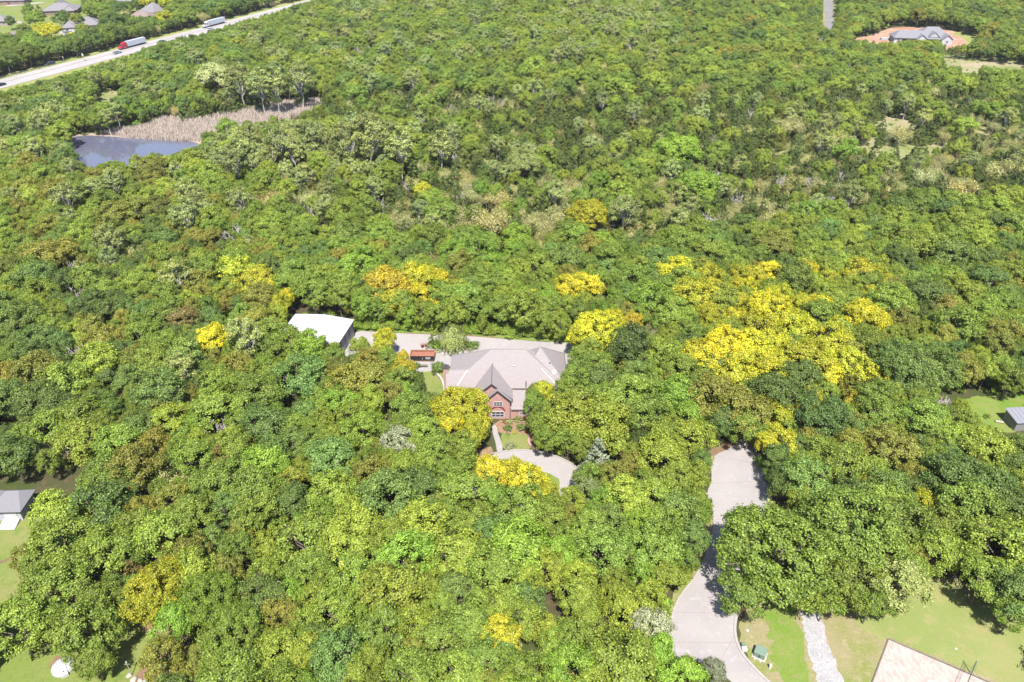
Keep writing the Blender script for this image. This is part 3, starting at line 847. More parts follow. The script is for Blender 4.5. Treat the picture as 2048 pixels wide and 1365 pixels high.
# post with green top and wire hoop
pp = G(264, 1352)
po = thing('clothes_post', 'leaning pale post with green cap on the lower left lawn', 'post', tuple(pp))
m = MB(); m.tube((0, 0, 0), (-.12, .25, 2.6), .06, .05, 8); m.build('post', 'timber_pale', po)
m = MB(); m.tube((-.12, .25, 2.6), (-.12, .26, 2.85), .13, .1, 8); m.build('cap', 'pole_green', po)
m = MB(); m.tube((-.5, .22, 2.3), (.3, .26, 2.3), .035, n=6); m.build('cross_arm', 'timber_pale', po)
# raised beds
for px, py, w_, d_, rz, lb in [(379, 1316, 1.6, 2.6, -18, 'pale timber raised bed frame left of the dense green crowns'), (414, 1296, .9, 1.4, -30, 'small timber bed frame half under the foliage, right of the larger frame')]:
    p = G(px, py)
    rb = thing('raised_bed', lb, 'raised bed', tuple(p), R(rz), 'raised beds')
    for b_ in ((-w_ / 2, w_ / 2, -d_ / 2, -d_ / 2 + .12), (-w_ / 2, w_ / 2, d_ / 2 - .12, d_ / 2), (-w_ / 2, -w_ / 2 + .12, -d_ / 2 + .12, d_ / 2 - .12), (w_ / 2 - .12, w_ / 2, -d_ / 2 + .12, d_ / 2 - .12)):
        m = MB(); m.box(b_[0], b_[1], b_[2], b_[3], 0, .35); m.build('board', 'timber_pale', rb)
    m = MB(); m.box(-w_ / 2 + .12, w_ / 2 - .12, -d_ / 2 + .12, d_ / 2 - .12, 0, .24); m.build('soil', 'mulch', rb)
# dome
dm = G(127, 1336)
dome = thing('storm_dome', 'low white dome shelter with raised hatch on the lower left lawn', 'shelter', tuple(dm), R(35))
m = MB()
n = 24; prof = [(1.5, 0), (1.5, .25), (1.35, .55), (1.05, .8), (.6, .98), (.12, 1.05)]
rings = [[(math.cos(2 * math.pi * i / n) * r_, math.sin(2 * math.pi * i / n) * r_, z) for i in range(n)] for r_, z in prof]
for a, b in zip(rings, rings[1:]):
    for i in range(n): m.poly([a[i], a[(i + 1) % n], b[(i + 1) % n], b[i]])
m.poly(rings[-1])
m.build('shell', 'dome_white', dome)
for k in range(6):
    a = 2 * math.pi * k / 6 + .3
    m = MB()
    for (r0, z0), (r1, z1) in zip(prof[1:], prof[2:]): m.tube((math.cos(a) * r0, math.sin(a) * r0, z0 + .01), (math.cos(a) * r1, math.sin(a) * r1, z1 + .01), .04, n=5)
    m.build('rib', 'metal_wall', dome)
m = MB(); m.hull([(-.45, -1.7, 0), (.45, -1.7, 0), (.45, -.6, 0), (-.45, -.6, 0)], [(-.45, -1.65, .5), (.45, -1.65, .5), (.45, -.6, 1.15), (-.45, -.6, 1.15)]); hh = m.build('hatch', 'dome_white', dome)
m = MB(); m.box(-.06, .06, -1.35, -1.2, .72, .85); m.build('handle', 'gutter', hh)

# --- sand court
court = patch('sand_court', COURT, .02, 'sand', 0, 0)
Pc = [G(*q).xy for q in COURT]
for i in range(len(Pc)):
    a, b = Pc[i], Pc[(i + 1) % len(Pc)]
    k = max(1, int((b - a).length / 3.2))
    for j in range(k):
        q0, q1 = a.lerp(b, j / k + .004), a.lerp(b, (j + 1) / k - .004)
        m = MB(); m.ribbon([q0, q1], .16, 0, .17 + .02 * ((i + j) % 3)); m.build('border_board', 'timber_grey', court)
ed = patch('court_edge_soil', [(1772, 1270), (1965, 1352), (2130, 1424), (2120, 1436), (1955, 1362), (1774, 1285), (1750, 1375), (1740, 1380), (1735, 1368)], .014, 'lawn_dry', .2, 0)
n0 = G(1940, 1346); n1 = G(1880, 1492)
net = thing('volleyball_net', 'volleyball net on pale green posts beside the sand court', 'net', tuple(n0))
for nm, q in (('post', n0), ('post', n1)):
    m = MB(); m.tube((q.x, q.y, 0), (q.x, q.y, 3.0), .07, .06, 8); m.build(nm, 'pole_green', net, n0)
m = MB(); m.tube((n0.x, n0.y, 2.85), (n0.x + .9, n0.y + .3, 0), .02, n=5); m.build('guy_rope', 'pole_green', net, n0)
m = MB()
dv = (n1 - n0)
for z in (2.8, 2.55, 2.3, 2.05, 1.8):
    m.tube(n0 + Vector((0, 0, z)), n1 + Vector((0, 0, z)), .025 if z in (2.8, 1.8) else .008, n=4)
for i in range(60):
    q = n0 + dv * (i / 59); m.tube(q + Vector((0, 0, 1.8)), q + Vector((0, 0, 2.8)), .006, n=4)
m.build('mesh', 'rope', net, n0)

# --- far houses
def far_house(px, py, w_, d_, rz, roofmat, wallmat, label, he=2.6, rise=2.6, wing=None, chimney=None, garage=False):
    p = G(px, py)
    h = thing('village_house', label, 'house', (p.x, p.y, 0), R(rz), 'houses beyond the highway')
    m = MB(); m.box(-w_ / 2, w_ / 2, -d_ / 2, d_ / 2, 0, he)
    if wing: m.box(wing[0], wing[1], wing[2], wing[3], 0, he - .003)
    m.build('wall', wallmat, h)
    m = MB(); e = .55
    run = min(d_ / 2, w_ / 2 - .6)
    roof_solid(m, hip_planes(-w_ / 2 - e, w_ / 2 + e, -d_ / 2 - e, d_ / 2 + e, he, he + rise, -w_ / 2 + run, w_ / 2 - run))
    if wing:
        a, b, c, dd = wing
        xm = (a + b) / 2
        f0, f1, f2, f3, ap, ap2 = (a - e, c - e, he + .02), (b + e, c - e, he + .02), (b + e, dd, he + .02), (a - e, dd, he + .02), (xm, c + (b - a) / 2, he + rise * .8), (xm, dd, he + rise * .8)
        roof_solid(m, [[f0, f1, ap], [f1, f2, ap2, ap], [f3, f0, ap, ap2]])
    rf = m.build('roof', roofmat, h)
    m = MB(); m.tube((-w_ / 2 + run, 0, he + rise), (w_ / 2 - run, 0, he + rise), .14, n=5); m.build('ridge_cap', roofmat, rf)
    if chimney:
        m = MB(); m.box(chimney[0] - .5, chimney[0] + .5, chimney[1] - .4, chimney[1] + .4, he, he + rise + .9); m.build('chimney', 'brick_far', rf)
    for x in (-w_ * .36, -w_ * .12, w_ * .14, w_ * .37):
        if wing and wing[0] - .8 < x < wing[1] + .8 and wing[2] < -d_ / 2: continue
        window(h, x, -d_ / 2, .8, 1.3, 1.3, cols=2, rows=1, fw=.12)
    for y in (-d_ * .2, d_ * .22): window(h, w_ / 2, y, .8, 1.2, 1.2, '+x', 1, 2, fw=.12)
    if wing and garage:
        m = MB(); m.box((wing[0] + wing[1]) / 2 - 2.2, (wing[0] + wing[1]) / 2 + 2.2, wing[2] - .06, wing[2], .05, 2.2); m.build('garage_door', 'white_trim', h)
    d = MB(); d.box(.0 - .5, .5, -d_ / 2 - .07, -d_ / 2, .05, 2.1); d.build('door', 'terracotta', h)
    return h
far_house(126, 26, 20, 14, 14, 'shingle_grey', 'brick_far', 'grey hip-roofed house beside the curving village street', rise=3.4, wing=(3, 9.2, -9.5, -6.9), chimney=(-3, 2))
far_house(168, 57, 20, 12, 20, 'shingle_grey', 'siding_tan', 'pale grey hip-roofed house with white boat in front', rise=3.6, wing=(-9.6, -3, -9.4, -5.9), garage=True)
far_house(60, 76, 17, 11, -12, 'shingle_dark', 'brick_far', 'dark brown-roofed house behind the tall roadside trees', rise=2.8, wing=(3, 8, -8, -5.4))
far_house(-6, 49, 17, 11, 10, 'shingle_grey', 'siding_tan', 'grey-roofed house cut by the left edge', rise=2.8)
far_house(26, 7, 20, 11, 6, 'shingle_grey', 'brick_far', 'brick house at the top left corner with long pale drive', rise=2.4)
far_house(252, 8, 16, 11, -10, 'shingle_grey', 'brick_far', 'grey-roofed house at the top edge between trees', rise=3.2)
far_house(286, 42, 14.5, 10, 8, 'shingle_brown', 'brick_far', 'reddish-brown roofed house by the yellow tree', rise=2.9, wing=(2, 6.8, -7.6, -4.9))
far_house(311, 29, 12, 13, -24, 'shingle_grey', 'siding_tan', 'small steep grey roof behind the reddish-brown one', rise=4.4)
sg = G(534, 9)
far = thing('white_roof_cabin', 'small white-roofed cabin beside the highway at the top', 'cabin', (sg.x, sg.y, 0), R(20))
m = MB(); m.box(-2.6, 2.6, -1.8, 1.8, 0, 2.4); m.build('wall', 'siding_tan', far)
m = MB(); roof_solid(m, [[(-3, -2.2, 2.4), (3, -2.2, 2.4), (3, 0, 3.2), (-3, 0, 3.2)], [(3, 2.2, 2.4), (-3, 2.2, 2.4), (-3, 0, 3.2), (3, 0, 3.2)]], .12); m.build('roof', 'metal_roof', far)
m = MB(); m.box(-.4, .4, -1.86, -1.8, 0, 2); m.build('door', 'white_trim', far)

# --- house under construction, top right
cp = G(1842, 88)
site = thing('unfinished_house', 'unfinished house in white wrap with new grey roof on red dirt', 'house', (cp.x, cp.y, 0), R(-8))
m = MB(); m.box(-14.5, -1.5, 0, 9, 0, 2.9); m.box(-1.4, 14.6, 1.6, 13, 0, 3.0); m.build('wall', 'wrap_white', site)
m = MB(); gable_wall(m, -.6, 2.5, -1.4, 2.9, 4.7, 3); m.build('gable_wall', 'wrap_white', site)
m = MB(); gable_wall(m, 12.4, 2.7, -1.8, 3.0, 5.0, 3); m.build('gable_wall', 'wrap_white', site)
m = MB(); m.hull([(3.0, .4, 3.6), (5.9, .4, 6.0), (8.8, .4, 3.6)], [(3.0, 2.2, 3.6), (5.9, 2.2, 6.0), (8.8, 2.2, 3.6)]); m.build('porch_gable', 'wrap_white', site)
rf = MB()
roof_solid(rf, hip_planes(-15.2, 3, -.6, 9.6, 2.9, 5.9, -11.5, 2.0))
roof_solid(rf, hip_planes(-2.2, 15.4, 1.0, 13.8, 3.0, 7.6, 3.6, 9.6))
roof_solid(rf, [[(-3.5, -1.8, 2.8), (-.6, -1.8, 4.95), (-.6, 4.6, 4.95), (-3.5, 4.6, 2.8)], [(2.3, 4.6, 2.8), (-.6, 4.6, 4.95), (-.6, -1.8, 4.95), (2.3, -1.8, 2.8)]], .16)
roof_solid(rf, [[(9.3, -2.2, 2.9), (12.4, -2.2, 5.25), (12.4, 6, 5.25), (9.3, 6, 2.9)], [(15.5, 6, 2.9), (12.4, 6, 5.25), (12.4, -2.2, 5.25), (15.5, -2.2, 2.9)]], .16)
roof_solid(rf, [[(2.6, .1, 3.4), (5.9, .1, 6.15), (5.9, 6, 6.15), (2.6, 6, 3.4)], [(9.2, 6, 3.4), (5.9, 6, 6.15), (5.9, .1, 6.15), (9.2, .1, 3.4)]], .16)
roof_solid(rf, [[(2.3, -1.2, 2.75), (9.4, -1.2, 2.75), (9.4, 1.6, 3.7), (2.3, 1.6, 3.7)]], .16)
rf.build('roof', 'shingle_new', site)
for x, w_ in ((-8.6, 3.2), (-3.8, 2.6)):
    m = MB(); m.box(x - w_ / 2, x + w_ / 2, -.04, .02, .05, 2.3); m.build('garage_opening', 'dark_opening', site)
m = MB(); m.box(2.6, 9.0, 1.45, 1.58, .1, 2.6); m.build('porch_opening', 'dark_opening', site)
for x in (2.6, 4.2, 5.9, 7.6, 9.2):
    m = MB(); m.box(x - .14, x + .14, -1.0, -.72, 0, 2.7); m.build('porch_post', 'lumber', site)
m = MB(); m.box(2.4, 9.4, -1.02, -.7, 2.45, 2.72); m.build('porch_beam', 'lumber', site)
for x, y in ((-12.2, 0), (-.6, -1.4), (12.4, -1.8), (5.9, .4)):
    z = 1.0 if x != 5.9 else 4.3
    window(site, x, y, z, 1.1 if x != 5.9 else .6, 1.3 if x != 5.9 else .7, cols=1, rows=2)
lm = G(1768, 80)
pile = thing('material_stack', 'white wrapped stack of building material left of the unfinished house', 'stack', tuple(lm))
for k in range(3):
    m = MB(); m.box(-2 + k * .1, 1.9 - k * .12, -.8, .8, .1 + k * .36, .42 + k * .36); m.build('bundle', 'wrap_white', pile)
for k in range(2):
    m = MB(); m.box(-1.5 + k * 2.6, -1.3 + k * 2.6, -.8, .8, 0, .1); m.build('skid', 'lumber', pile)

# --- vehicles
def wheel(parent, x, y, r_, w_, origin=None):
    m = MB(); m.tube((x, y - w_ / 2, r_), (x, y + w_ / 2, r_), r_, n=14); t = m.build('wheel', 'tyre', parent)
    s_ = 1 if y > 0 else -1
    m = MB(); m.tube((x, y + s_ * w_ / 2, r_), (x, y + s_ * (w_ / 2 + .02), r_), r_ * .6, r_ * .5, 12); m.build('rim', 'rim', t)

def semi(sx, lane_o, cabmat, trailmat, label, heading):
    x_, y_ = hw(sx, lane_o)
    t = thing('semi_truck', label, 'truck', (x_, y_, .05), heading, 'trucks on the highway'); t.scale = (.84, .84, .84)
    m = MB(); m.box(-15.0, -.6, -1.28, 1.28, 1.15, 4.05); tr_ = m.build('trailer', trailmat, t)
    m = MB(); m.box(-15.02, -14.98, -1.1, 1.1, 1.3, 3.95); m.build('rear_door', 'white_trim', tr_)
    m = MB(); m.box(-14.6, 2.2, -.5, .5, .75, 1.12); m.build('chassis', 'black_steel', t)
    prof = [(0, .7), (5.3, .7), (5.45, 1.1), (5.3, 1.75), (3.6, 2.0), (2.9, 2.95), (2.5, 3.6), (.9, 3.9), (.0, 3.9)]
    m = MB(); m.hull([(x, 1.15, z) for x, z in prof], [(x, -1.15, z) for x, z in prof]); cab = m.build('cab', cabmat, t)
    q = [(3.62, 2.05), (2.98, 2.92), (2.94, 2.92), (3.55, 2.03)]
    m = MB(); m.hull([(3.66, -1.0, 2.06), (3.0, -.98, 2.94), (3.0, .98, 2.94), (3.66, 1.0, 2.06)], [(3.72, -1.0, 2.1), (3.06, -.98, 2.98), (3.06, .98, 2.98), (3.72, 1.0, 2.1)]); m.build('windscreen', 'glass', cab)
    for s_ in (-1, 1):
        m = MB(); m.box(1.9, 3.0, s_ * 1.16 - .015, s_ * 1.16 + .015, 2.05, 2.75); m.build('side_window', 'glass', cab)
        m = MB(); m.box(5.36, 5.48, s_ * .85 - .18, s_ * .85 + .18, 1.1, 1.4); m.build('headlight', 'lamp_glass', cab)
        m = MB(); m.tube((.2, s_ * 1.2, 1.0), (.2, s_ * 1.2, 4.3), .09, n=8); m.build('exhaust', 'rim', cab)
        m = MB(); m.tube((1.0, s_ * 1.0, .75), (2.4, s_ * 1.0, .75), .35, n=10); m.build('fuel_tank', 'rim', t)
    m = MB(); m.box(5.2, 5.6, -1.2, 1.2, .45, .8); m.build('bumper', 'rim', cab)
    for x in (4.5, .9, -.5, -12.2, -13.6):
        for s_ in (-1, 1): wheel(t, x, s_ * 1.0, .52, .45)
    return t
HEAD = math.atan2(hd.y, hd.x)
def along(px, py):
    p = G(px, py).xy - A0.xy
    return p.dot(hd)
semi(along(252, 97), 3.9, 'truck_red', 'trailer_white', 'semi truck with bright red cab and pale trailer on the highway', HEAD + math.pi)
semi(along(418, 54), 3.9, 'truck_white', 'trailer_white', 'all-white semi truck farther up the highway', HEAD + math.pi)

def car(x_, y_, z_, heading, mat, label, van=False, grp='cars on the highway'):
    t = thing('car', label, 'car', (x_, y_, z_), heading, grp)
    L2 = 2.35
    h1 = .95 if not van else 1.05
    prof = [(-L2, .35), (L2 - .05, .35), (L2, .6), (L2 - .15, .78), (1.1, h1), (-1.9, h1), (-L2 + .05, .9)]
    m = MB(); m.hull([(x, .9, z) for x, z in prof], [(x, -.9, z) for x, z in prof]); b = m.build('body', mat, t)
    top = 1.45 if not van else 1.8
    lo = [(1.15, -.84), (1.15, .84), (-1.95, .84), (-1.95, -.84)]; hi = [(.35, -.66), (.35, .66), (-1.5, .66), (-1.5, -.66)]
    m = MB(); m.hull([(x, y, h1 - .01) for x, y in lo], [(x, y, top - .06) for x, y in hi]); gl = m.build('windows', 'glass', b)
    m = MB(); m.hull([(x * 1.02, y * 1.02, top - .07) for x, y in hi], [(x * .95, y * .92, top) for x, y in hi]); m.build('roof', mat, b)
    for x in (1.45, -1.4):
        for s_ in (-1, 1): wheel(t, x, s_ * .82, .33, .22)
    for s_ in (-1, 1):
        m = MB(); m.box(L2 - .12, L2 + .01, s_ * .65 - .2, s_ * .65 + .2, .6, .74); m.build('headlight', 'lamp_glass', b)
        m = MB(); m.box(-L2 - .02, -L2 + .06, s_ * .68 - .16, s_ * .68 + .16, .68, .84); m.build('tail_light', 'tail_glass', b)
    return t
for px, py, o_, mat, lb, back in [(331, 87, -3.6, 'car_dark', 'dark car behind the red-cab truck on the near lanes', 0), (12, 174, -3.6, 'car_dark', 'dark car near the left edge of the highway', 0), (243, 109, -1.4, 'car_silver', 'silver car on the near lanes beside the red cab', 0)]:
    x_, y_ = hw(along(px, py), o_); car(x_, y_, .05, HEAD + (math.pi if back else 0), mat, lb)
x_, y_ = hw(along(432, 62), -3.4); car(x_, y_, .05, HEAD, 'car_white', 'white car just above the near forest edge, below the white truck')
x_, y_ = hw(along(100, 130), 9.6); car(x_, y_, .012, HEAD + math.pi, 'car_dark', 'black car pulled up on the grass verge of the highway', True)
# boat on trailer in the village
bt = G(136, 67)
boat = thing('boat', 'white boat on a trailer in front of the village house', 'boat', (bt.x, bt.y, .03), R(15))
m = MB(); lo = [(-2.6, -.7), (1.4, -.7), (2.5, 0), (1.4, .7), (-2.6, .7)]; m.hull([(x, y * .7, .6) for x, y in lo], [(x * 1.12, y * 1.3, 1.4) for x, y in lo]); m.build('hull', 'car_white', boat)
m = MB(); m.hull([(-.6, -.6, 1.4), (.9, -.6, 1.4), (.9, .6, 1.4), (-.6, .6, 1.4)], [(-.5, -.5, 1.9), (.4, -.5, 1.9), (.4, .5, 1.9), (-.5, .5, 1.9)]); m.build('windscreen', 'glass', boat)
m = MB(); m.box(-2.2, 3.4, -.08, .08, .45, .58); m.build('trailer_beam', 'rim', boat)
for s_ in (-1, 1): wheel(boat, -.8, s_ * .75, .32, .2)
# roadside furniture
gr = thing('guard_rail', 'grey metal guard rail along the far side of the highway', 'guard rail', hw(along(0, 156), 7.6) + (.0,))
go = Vector(gr.location)
m = MB(); m.ribbon([hw(-60, 7.6), hw(along(120, 122), 7.6)], .1, .45, .75); m.build('rail', 'rim', gr, go)
for k in range(32):
    s_ = -58 + k * 4
    if s_ > along(120, 122): break
    q = hw(s_, 7.76); m = MB(); m.box(q[0] - .07, q[0] + .07, q[1] - .07, q[1] + .07, 0, .75); m.build('post', 'timber_grey', gr, go)
q = hw(along(146, 119), 1.0)
sgp = thing('road_sign', 'tall pale sign post in the highway median', 'sign', q + (.05,), HEAD)
m = MB(); m.tube((0, 0, 0), (0, 0, 3.4), .1, .08, 8); m.build('post', 'timber_pale', sgp)
m = MB(); m.box(-.05, .05, -.55, .55, 2.3, 3.6); m.build('panel', 'white_trim', sgp)
q = hw(along(113, 121), 9.4)
sgp = thing('road_sign', 'small pale sign on the grass verge above the black car', 'sign', q + (.012,), HEAD)
m = MB(); m.tube((0, 0, 0), (0, 0, 2.2), .07, n=8); m.build('post', 'timber_pale', sgp)
m = MB(); m.box(-.04, .04, -.4, .4, 1.6, 2.5); m.build('panel', 'siding_tan', sgp)

# ------------------------------------------------------------------ vegetation meshes
def np_mesh(name, parts):
    """parts: list of (verts (n,3), quads (m,4), material name, clump (m,) or None)"""
    V, F, MI, CL = [], [], [], []
    mats = []
    off = 0
    for v, f, mt, c in parts:
        if len(v) == 0: continue
        if mt not in mats: mats.append(mt)
        V.append(v); F.append(f + off); off += len(v)
        MI.append(np.full(len(f), mats.index(mt), dtype=np.int32))
        CL.append(c if c is not None else np.zeros(len(f)))
    V = np.concatenate(V).astype(np.float32); F = np.concatenate(F).astype(np.int32)
    MI = np.concatenate(MI); CL = np.concatenate(CL).astype(np.float32)
    me = bpy.data.meshes.new(name)
    me.vertices.add(len(V)); me.vertices.foreach_set('co', V.ravel())
    me.loops.add(F.size); me.loops.foreach_set('vertex_index', F.ravel())
    me.polygons.add(len(F)); me.polygons.foreach_set('loop_start', np.arange(0, F.size, 4, dtype=np.int32))
    me.polygons.foreach_set('material_index', MI)
    a = me.attributes.new('clump', 'FLOAT', 'FACE'); a.data.foreach_set('value', CL)
    for mt in mats: me.materials.append(MATS[mt])
    me.update(calc_edges=True)
    return me

def unit(a):
    return a / np.maximum(np.linalg.norm(a, axis=1, keepdims=True), 1e-6)

def cards(pos, nrm, size, rng, aspect=.7):
    """one small leaf quad per position"""
    n = len(pos)
    t = unit(np.cross(nrm, rng.normal(size=(n, 3))))
    b = np.cross(nrm, t)
    s = (size * rng.uniform(.65, 1.35, n))[:, None]
    bend = nrm * s * .18
    v = np.stack([pos - t * s * .5 - bend, pos - b * s * .5 * aspect, pos + t * s * .5 - bend, pos + b * s * .5 * aspect], 1)
    return v.reshape(-1, 3), np.arange(n * 4).reshape(-1, 4)

def tubes(segs, n=5):
    V, F = [], []
    off = 0
    for p0, p1, r0, r1 in segs:
        p0, p1 = np.array(p0, float), np.array(p1, float)
        d = p1 - p0; L_ = np.linalg.norm(d)
        if L_ < 1e-5: continue
        d /= L_
        a = np.cross(d, [0, 0, 1.0] if abs(d[2]) < .9 else [1.0, 0, 0]); a /= np.linalg.norm(a)
        c = np.cross(d, a)
        th = np.arange(n) * 2 * math.pi / n
        ring = np.cos(th)[:, None] * a + np.sin(th)[:, None] * c
        V.append(p0 + ring * r0); V.append(p1 + ring * r1)
        i = np.arange(n); j = (i + 1) % n
        F.append(np.stack([i, j, j + n, i + n], 1) + off); off += 2 * n
    return np.concatenate(V), np.concatenate(F)

def bent(p0, p1, r0, r1, rng, k=3, wob=.08):
    p0, p1 = np.array(p0, float), np.array(p1, float)
    L_ = np.linalg.norm(p1 - p0); out = []; prev = p0
    for i in range(1, k + 1):
        t = i / k
        q = p0 + (p1 - p0) * t + (rng.normal(size=3) * L_ * wob if i < k else 0)
        out.append((prev, q, r0 + (r1 - r0) * (i - 1) / k, r0 + (r1 - r0) * t)); prev = q
    return out

def fib(n, rng, zmin=-.45):
    i = np.arange(n) + .5
    z = 1 - (1 - zmin) * i / n
    ph = i * 2.399963 + rng.uniform(0, 6)
    r = np.sqrt(np.maximum(0, 1 - z * z))
    d = np.stack([np.cos(ph) * r, np.sin(ph) * r, z], 1)
    return unit(d + rng.normal(size=(n, 3)) * .13)

def crown_round(seed, r, h, base, ncl, nleaf, size, gap=.0, rc=(.13, .24), bark='bark', limbs=7, trunk_r=.22, leafm='leaf', lobes=11):
    """limbs carry lobes, lobes carry leaf sprays, sprays carry the leaves"""
    rng = np.random.default_rng(seed)
    hc = (h - base) / 2; zc = base + hc
    ld_ = fib(lobes, rng, -.30)
    lr = rng.uniform(.34, .54, lobes)
    lc = ld_ * (1 - lr * rng.uniform(.70, 1.0, lobes))[:, None] * rng.uniform(.85, 1.12, (lobes, 1))
    ncl = int(ncl)
    li = rng.choice(lobes, ncl, p=lr ** 2 / (lr ** 2).sum())
    sd = unit(rng.normal(size=(ncl, 3)) + ld_[li] * .9 + [0, 0, .25])
    U = lc[li] + sd * (lr[li] * rng.uniform(.70, 1.06, ncl))[:, None]
    keep = (rng.random(ncl) > gap) & (U[:, 2] > -1.05)
    U, sd = U[keep], sd[keep]
    C = U * np.array([r, r, hc]) + np.array([0, 0, zc])
    C[:, 2] = np.maximum(C[:, 2], base * .75)
    d = unit(U * .6 + sd * .5)
    RC = rng.uniform(rc[0], rc[1], len(C)) * r
    w_ = RC ** 1.6; w_ /= w_.sum()
    idx = rng.choice(len(C), nleaf, p=w_)
    ld = unit(rng.normal(size=(nleaf, 3)) + d[idx] * .55 + [0, 0, .2])
    rad = rng.uniform(.25, 1.0, nleaf) ** .6 * np.where(rng.random(nleaf) < .2, 1.55, 1.0)
    pos = C[idx] + ld * (RC[idx] * rad)[:, None] * np.array([1, 1, .72])
    nrm = unit(ld * .45 + d[idx] * .45 + [0, 0, .30] + rng.normal(size=(nleaf, 3)) * .52)
    v, f = cards(pos, nrm, size, rng)
    clc = np.clip(rng.normal(.35, .32, len(C)), 0, 1)
    leaf = (v, f, leafm, np.clip(clc[idx] + rng.normal(0, .12, nleaf), 0, 1))
    segs = bent((0, 0, -.1), (rng.normal() * .2, rng.normal() * .2, base + hc * .5), trunk_r, trunk_r * .7, rng, 3, .03)
    top = segs[-1][1]
    for t in rng.choice(len(C), min(limbs, len(C)), replace=False):
        st = np.array(top) * rng.uniform(.75, 1)
        segs += bent(st, C[t], trunk_r * .5, .05, rng, 3, .07)
    tv, tf = tubes(segs)
    return leaf, (tv, tf, bark, None)

def crown_cedar(seed, r, h, nleaf, size, power=.85, layered=False):
    rng = np.random.default_rng(seed)
    ncl = 95 if not layered else 120
    t = rng.random(ncl) ** 1.35 * .96
    ph = rng.uniform(0, 6.28, ncl)
    wob = 1 + .16 * np.sin(3 * ph + seed) + .14 * rng.normal(size=ncl)
    if layered: t = np.round(t * 9) / 9 + rng.normal(0, .012, ncl)
    rad = r * (1 - np.clip(t, 0, .98)) ** power * wob * rng.uniform(.72, 1.0, ncl)
    if not layered: rad *= np.where(t < .12, .8, 1)
    C = np.stack([np.cos(ph) * rad, np.sin(ph) * rad, .25 + t * (h - .5)], 1)
    RC = np.maximum(.25, r * .24 * (1 - t * .6)) * rng.uniform(.8, 1.2, ncl)
    idx = rng.choice(ncl, nleaf, p=RC ** 2 / (RC ** 2).sum())
    out = unit(np.stack([np.cos(ph), np.sin(ph), np.full(ncl, .35)], 1))
    ld = unit(rng.normal(size=(nleaf, 3)) + out[idx] * .8)
    pos = C[idx] + ld * (RC[idx] * rng.uniform(.4, 1.1, nleaf))[:, None] * np.array([1, 1, .55 if layered else .9])
    nrm = unit(ld + rng.normal(size=(nleaf, 3)) * .7)
    v, f = cards(pos, nrm, size, rng, .45)
    cl = np.clip(rng.normal(.35, .3, ncl), 0, 1)
    tv, tf = tubes([((0, 0, -.1), (0, 0, h * .5), r * .055, r * .04), ((0, 0, h * .5), (0, 0, h * .97), r * .04, .02)])
    return (v, f, 'needle', np.clip(cl[idx] + rng.normal(0, .1, nleaf), 0, 1)), (tv, tf, 'bark_red', None)

def branches(seed, r, h, base, bark_r=.16, levels=3, fan=4, lean=.0):
    """a whole branching skeleton; returns segments and the tip points"""
    rng = np.random.default_rng(seed)
    segs = bent((0, 0, -.1), (lean, 0, base), bark_r, bark_r * .8, rng, 2, .02)
    tips = []
    def grow(p, d, L_, rad, lev):
        k = 2
        q = p + d * L_
        ss = bent(p, q, rad, rad * .55, rng, k, .07)
        segs.extend(ss)
        if lev == 0:
            tips.append(q); return
        for _ in range(fan if lev == levels else rng.integers(2, fan + 1)):
            nd = d + rng.normal(size=3) * .55 + np.array([0, 0, .08])
            nd /= np.linalg.norm(nd)
            st = p + d * L_ * rng.uniform(.55, 1.0)
            grow(st, nd, L_ * rng.uniform(.55, .8), rad * .5, lev - 1)
    n = 6
    for i in range(n):
        a = 2 * math.pi * i / n + rng.uniform(-.4, .4)
        up = rng.uniform(.5, 1.3)
        d = np.array([math.cos(a), math.sin(a), up]); d /= np.linalg.norm(d)
        grow(np.array([lean, 0, base * rng.uniform(.6, 1.0)]), d, (h - base) * .36, bark_r * .5, levels - 1)
    return segs, np.array(tips)

def crown_sparse(seed, r, h, nleaf, size, bark='bark_grey'):
    rng = np.random.default_rng(seed)
    segs, tips = branches(seed, r, h, h * .22, .13, 3, 4)
    tips = tips * [r / max(.1, np.abs(tips[:, 0]).max()), r / max(.1, np.abs(tips[:, 1]).max()), 1]
    idx = rng.integers(0, len(tips), nleaf)
    pos = tips[idx] * rng.uniform(.82, 1.05, nleaf)[:, None] + rng.normal(size=(nleaf, 3)) * r * .13
    d = unit(pos - [0, 0, h * .45])
    nrm = unit(d * .6 + [0, 0, .3] + rng.normal(size=(nleaf, 3)) * .6)
    v, f = cards(pos, nrm, size, rng)
    tv, tf = tubes([(a, b, max(r0, .028), max(r1, .022)) for a, b, r0, r1 in segs], 4)
    cl = np.clip(rng.normal(.4, .3, len(tips)), 0, 1)[idx]
    return (v, f, 'leaf', cl), (tv, tf, bark, None)

def bare(seed, r, h):
    segs, tips = branches(seed, r, h, h * .25, .2, 4, 4)
    k = r / max(.1, np.abs(tips[:, :2]).max())
    segs = [(np.array(a) * [k, k, 1], np.array(b) * [k, k, 1], max(r0, .055), max(r1, .042)) for a, b, r0, r1 in segs]
    main, twig = segs[:40], segs[40:]
    a = tubes(main, 6); b = tubes(twig, 3)
    return (b[0], b[1], 'bark_grey', None), (a[0], a[1], 'bark_grey', None)

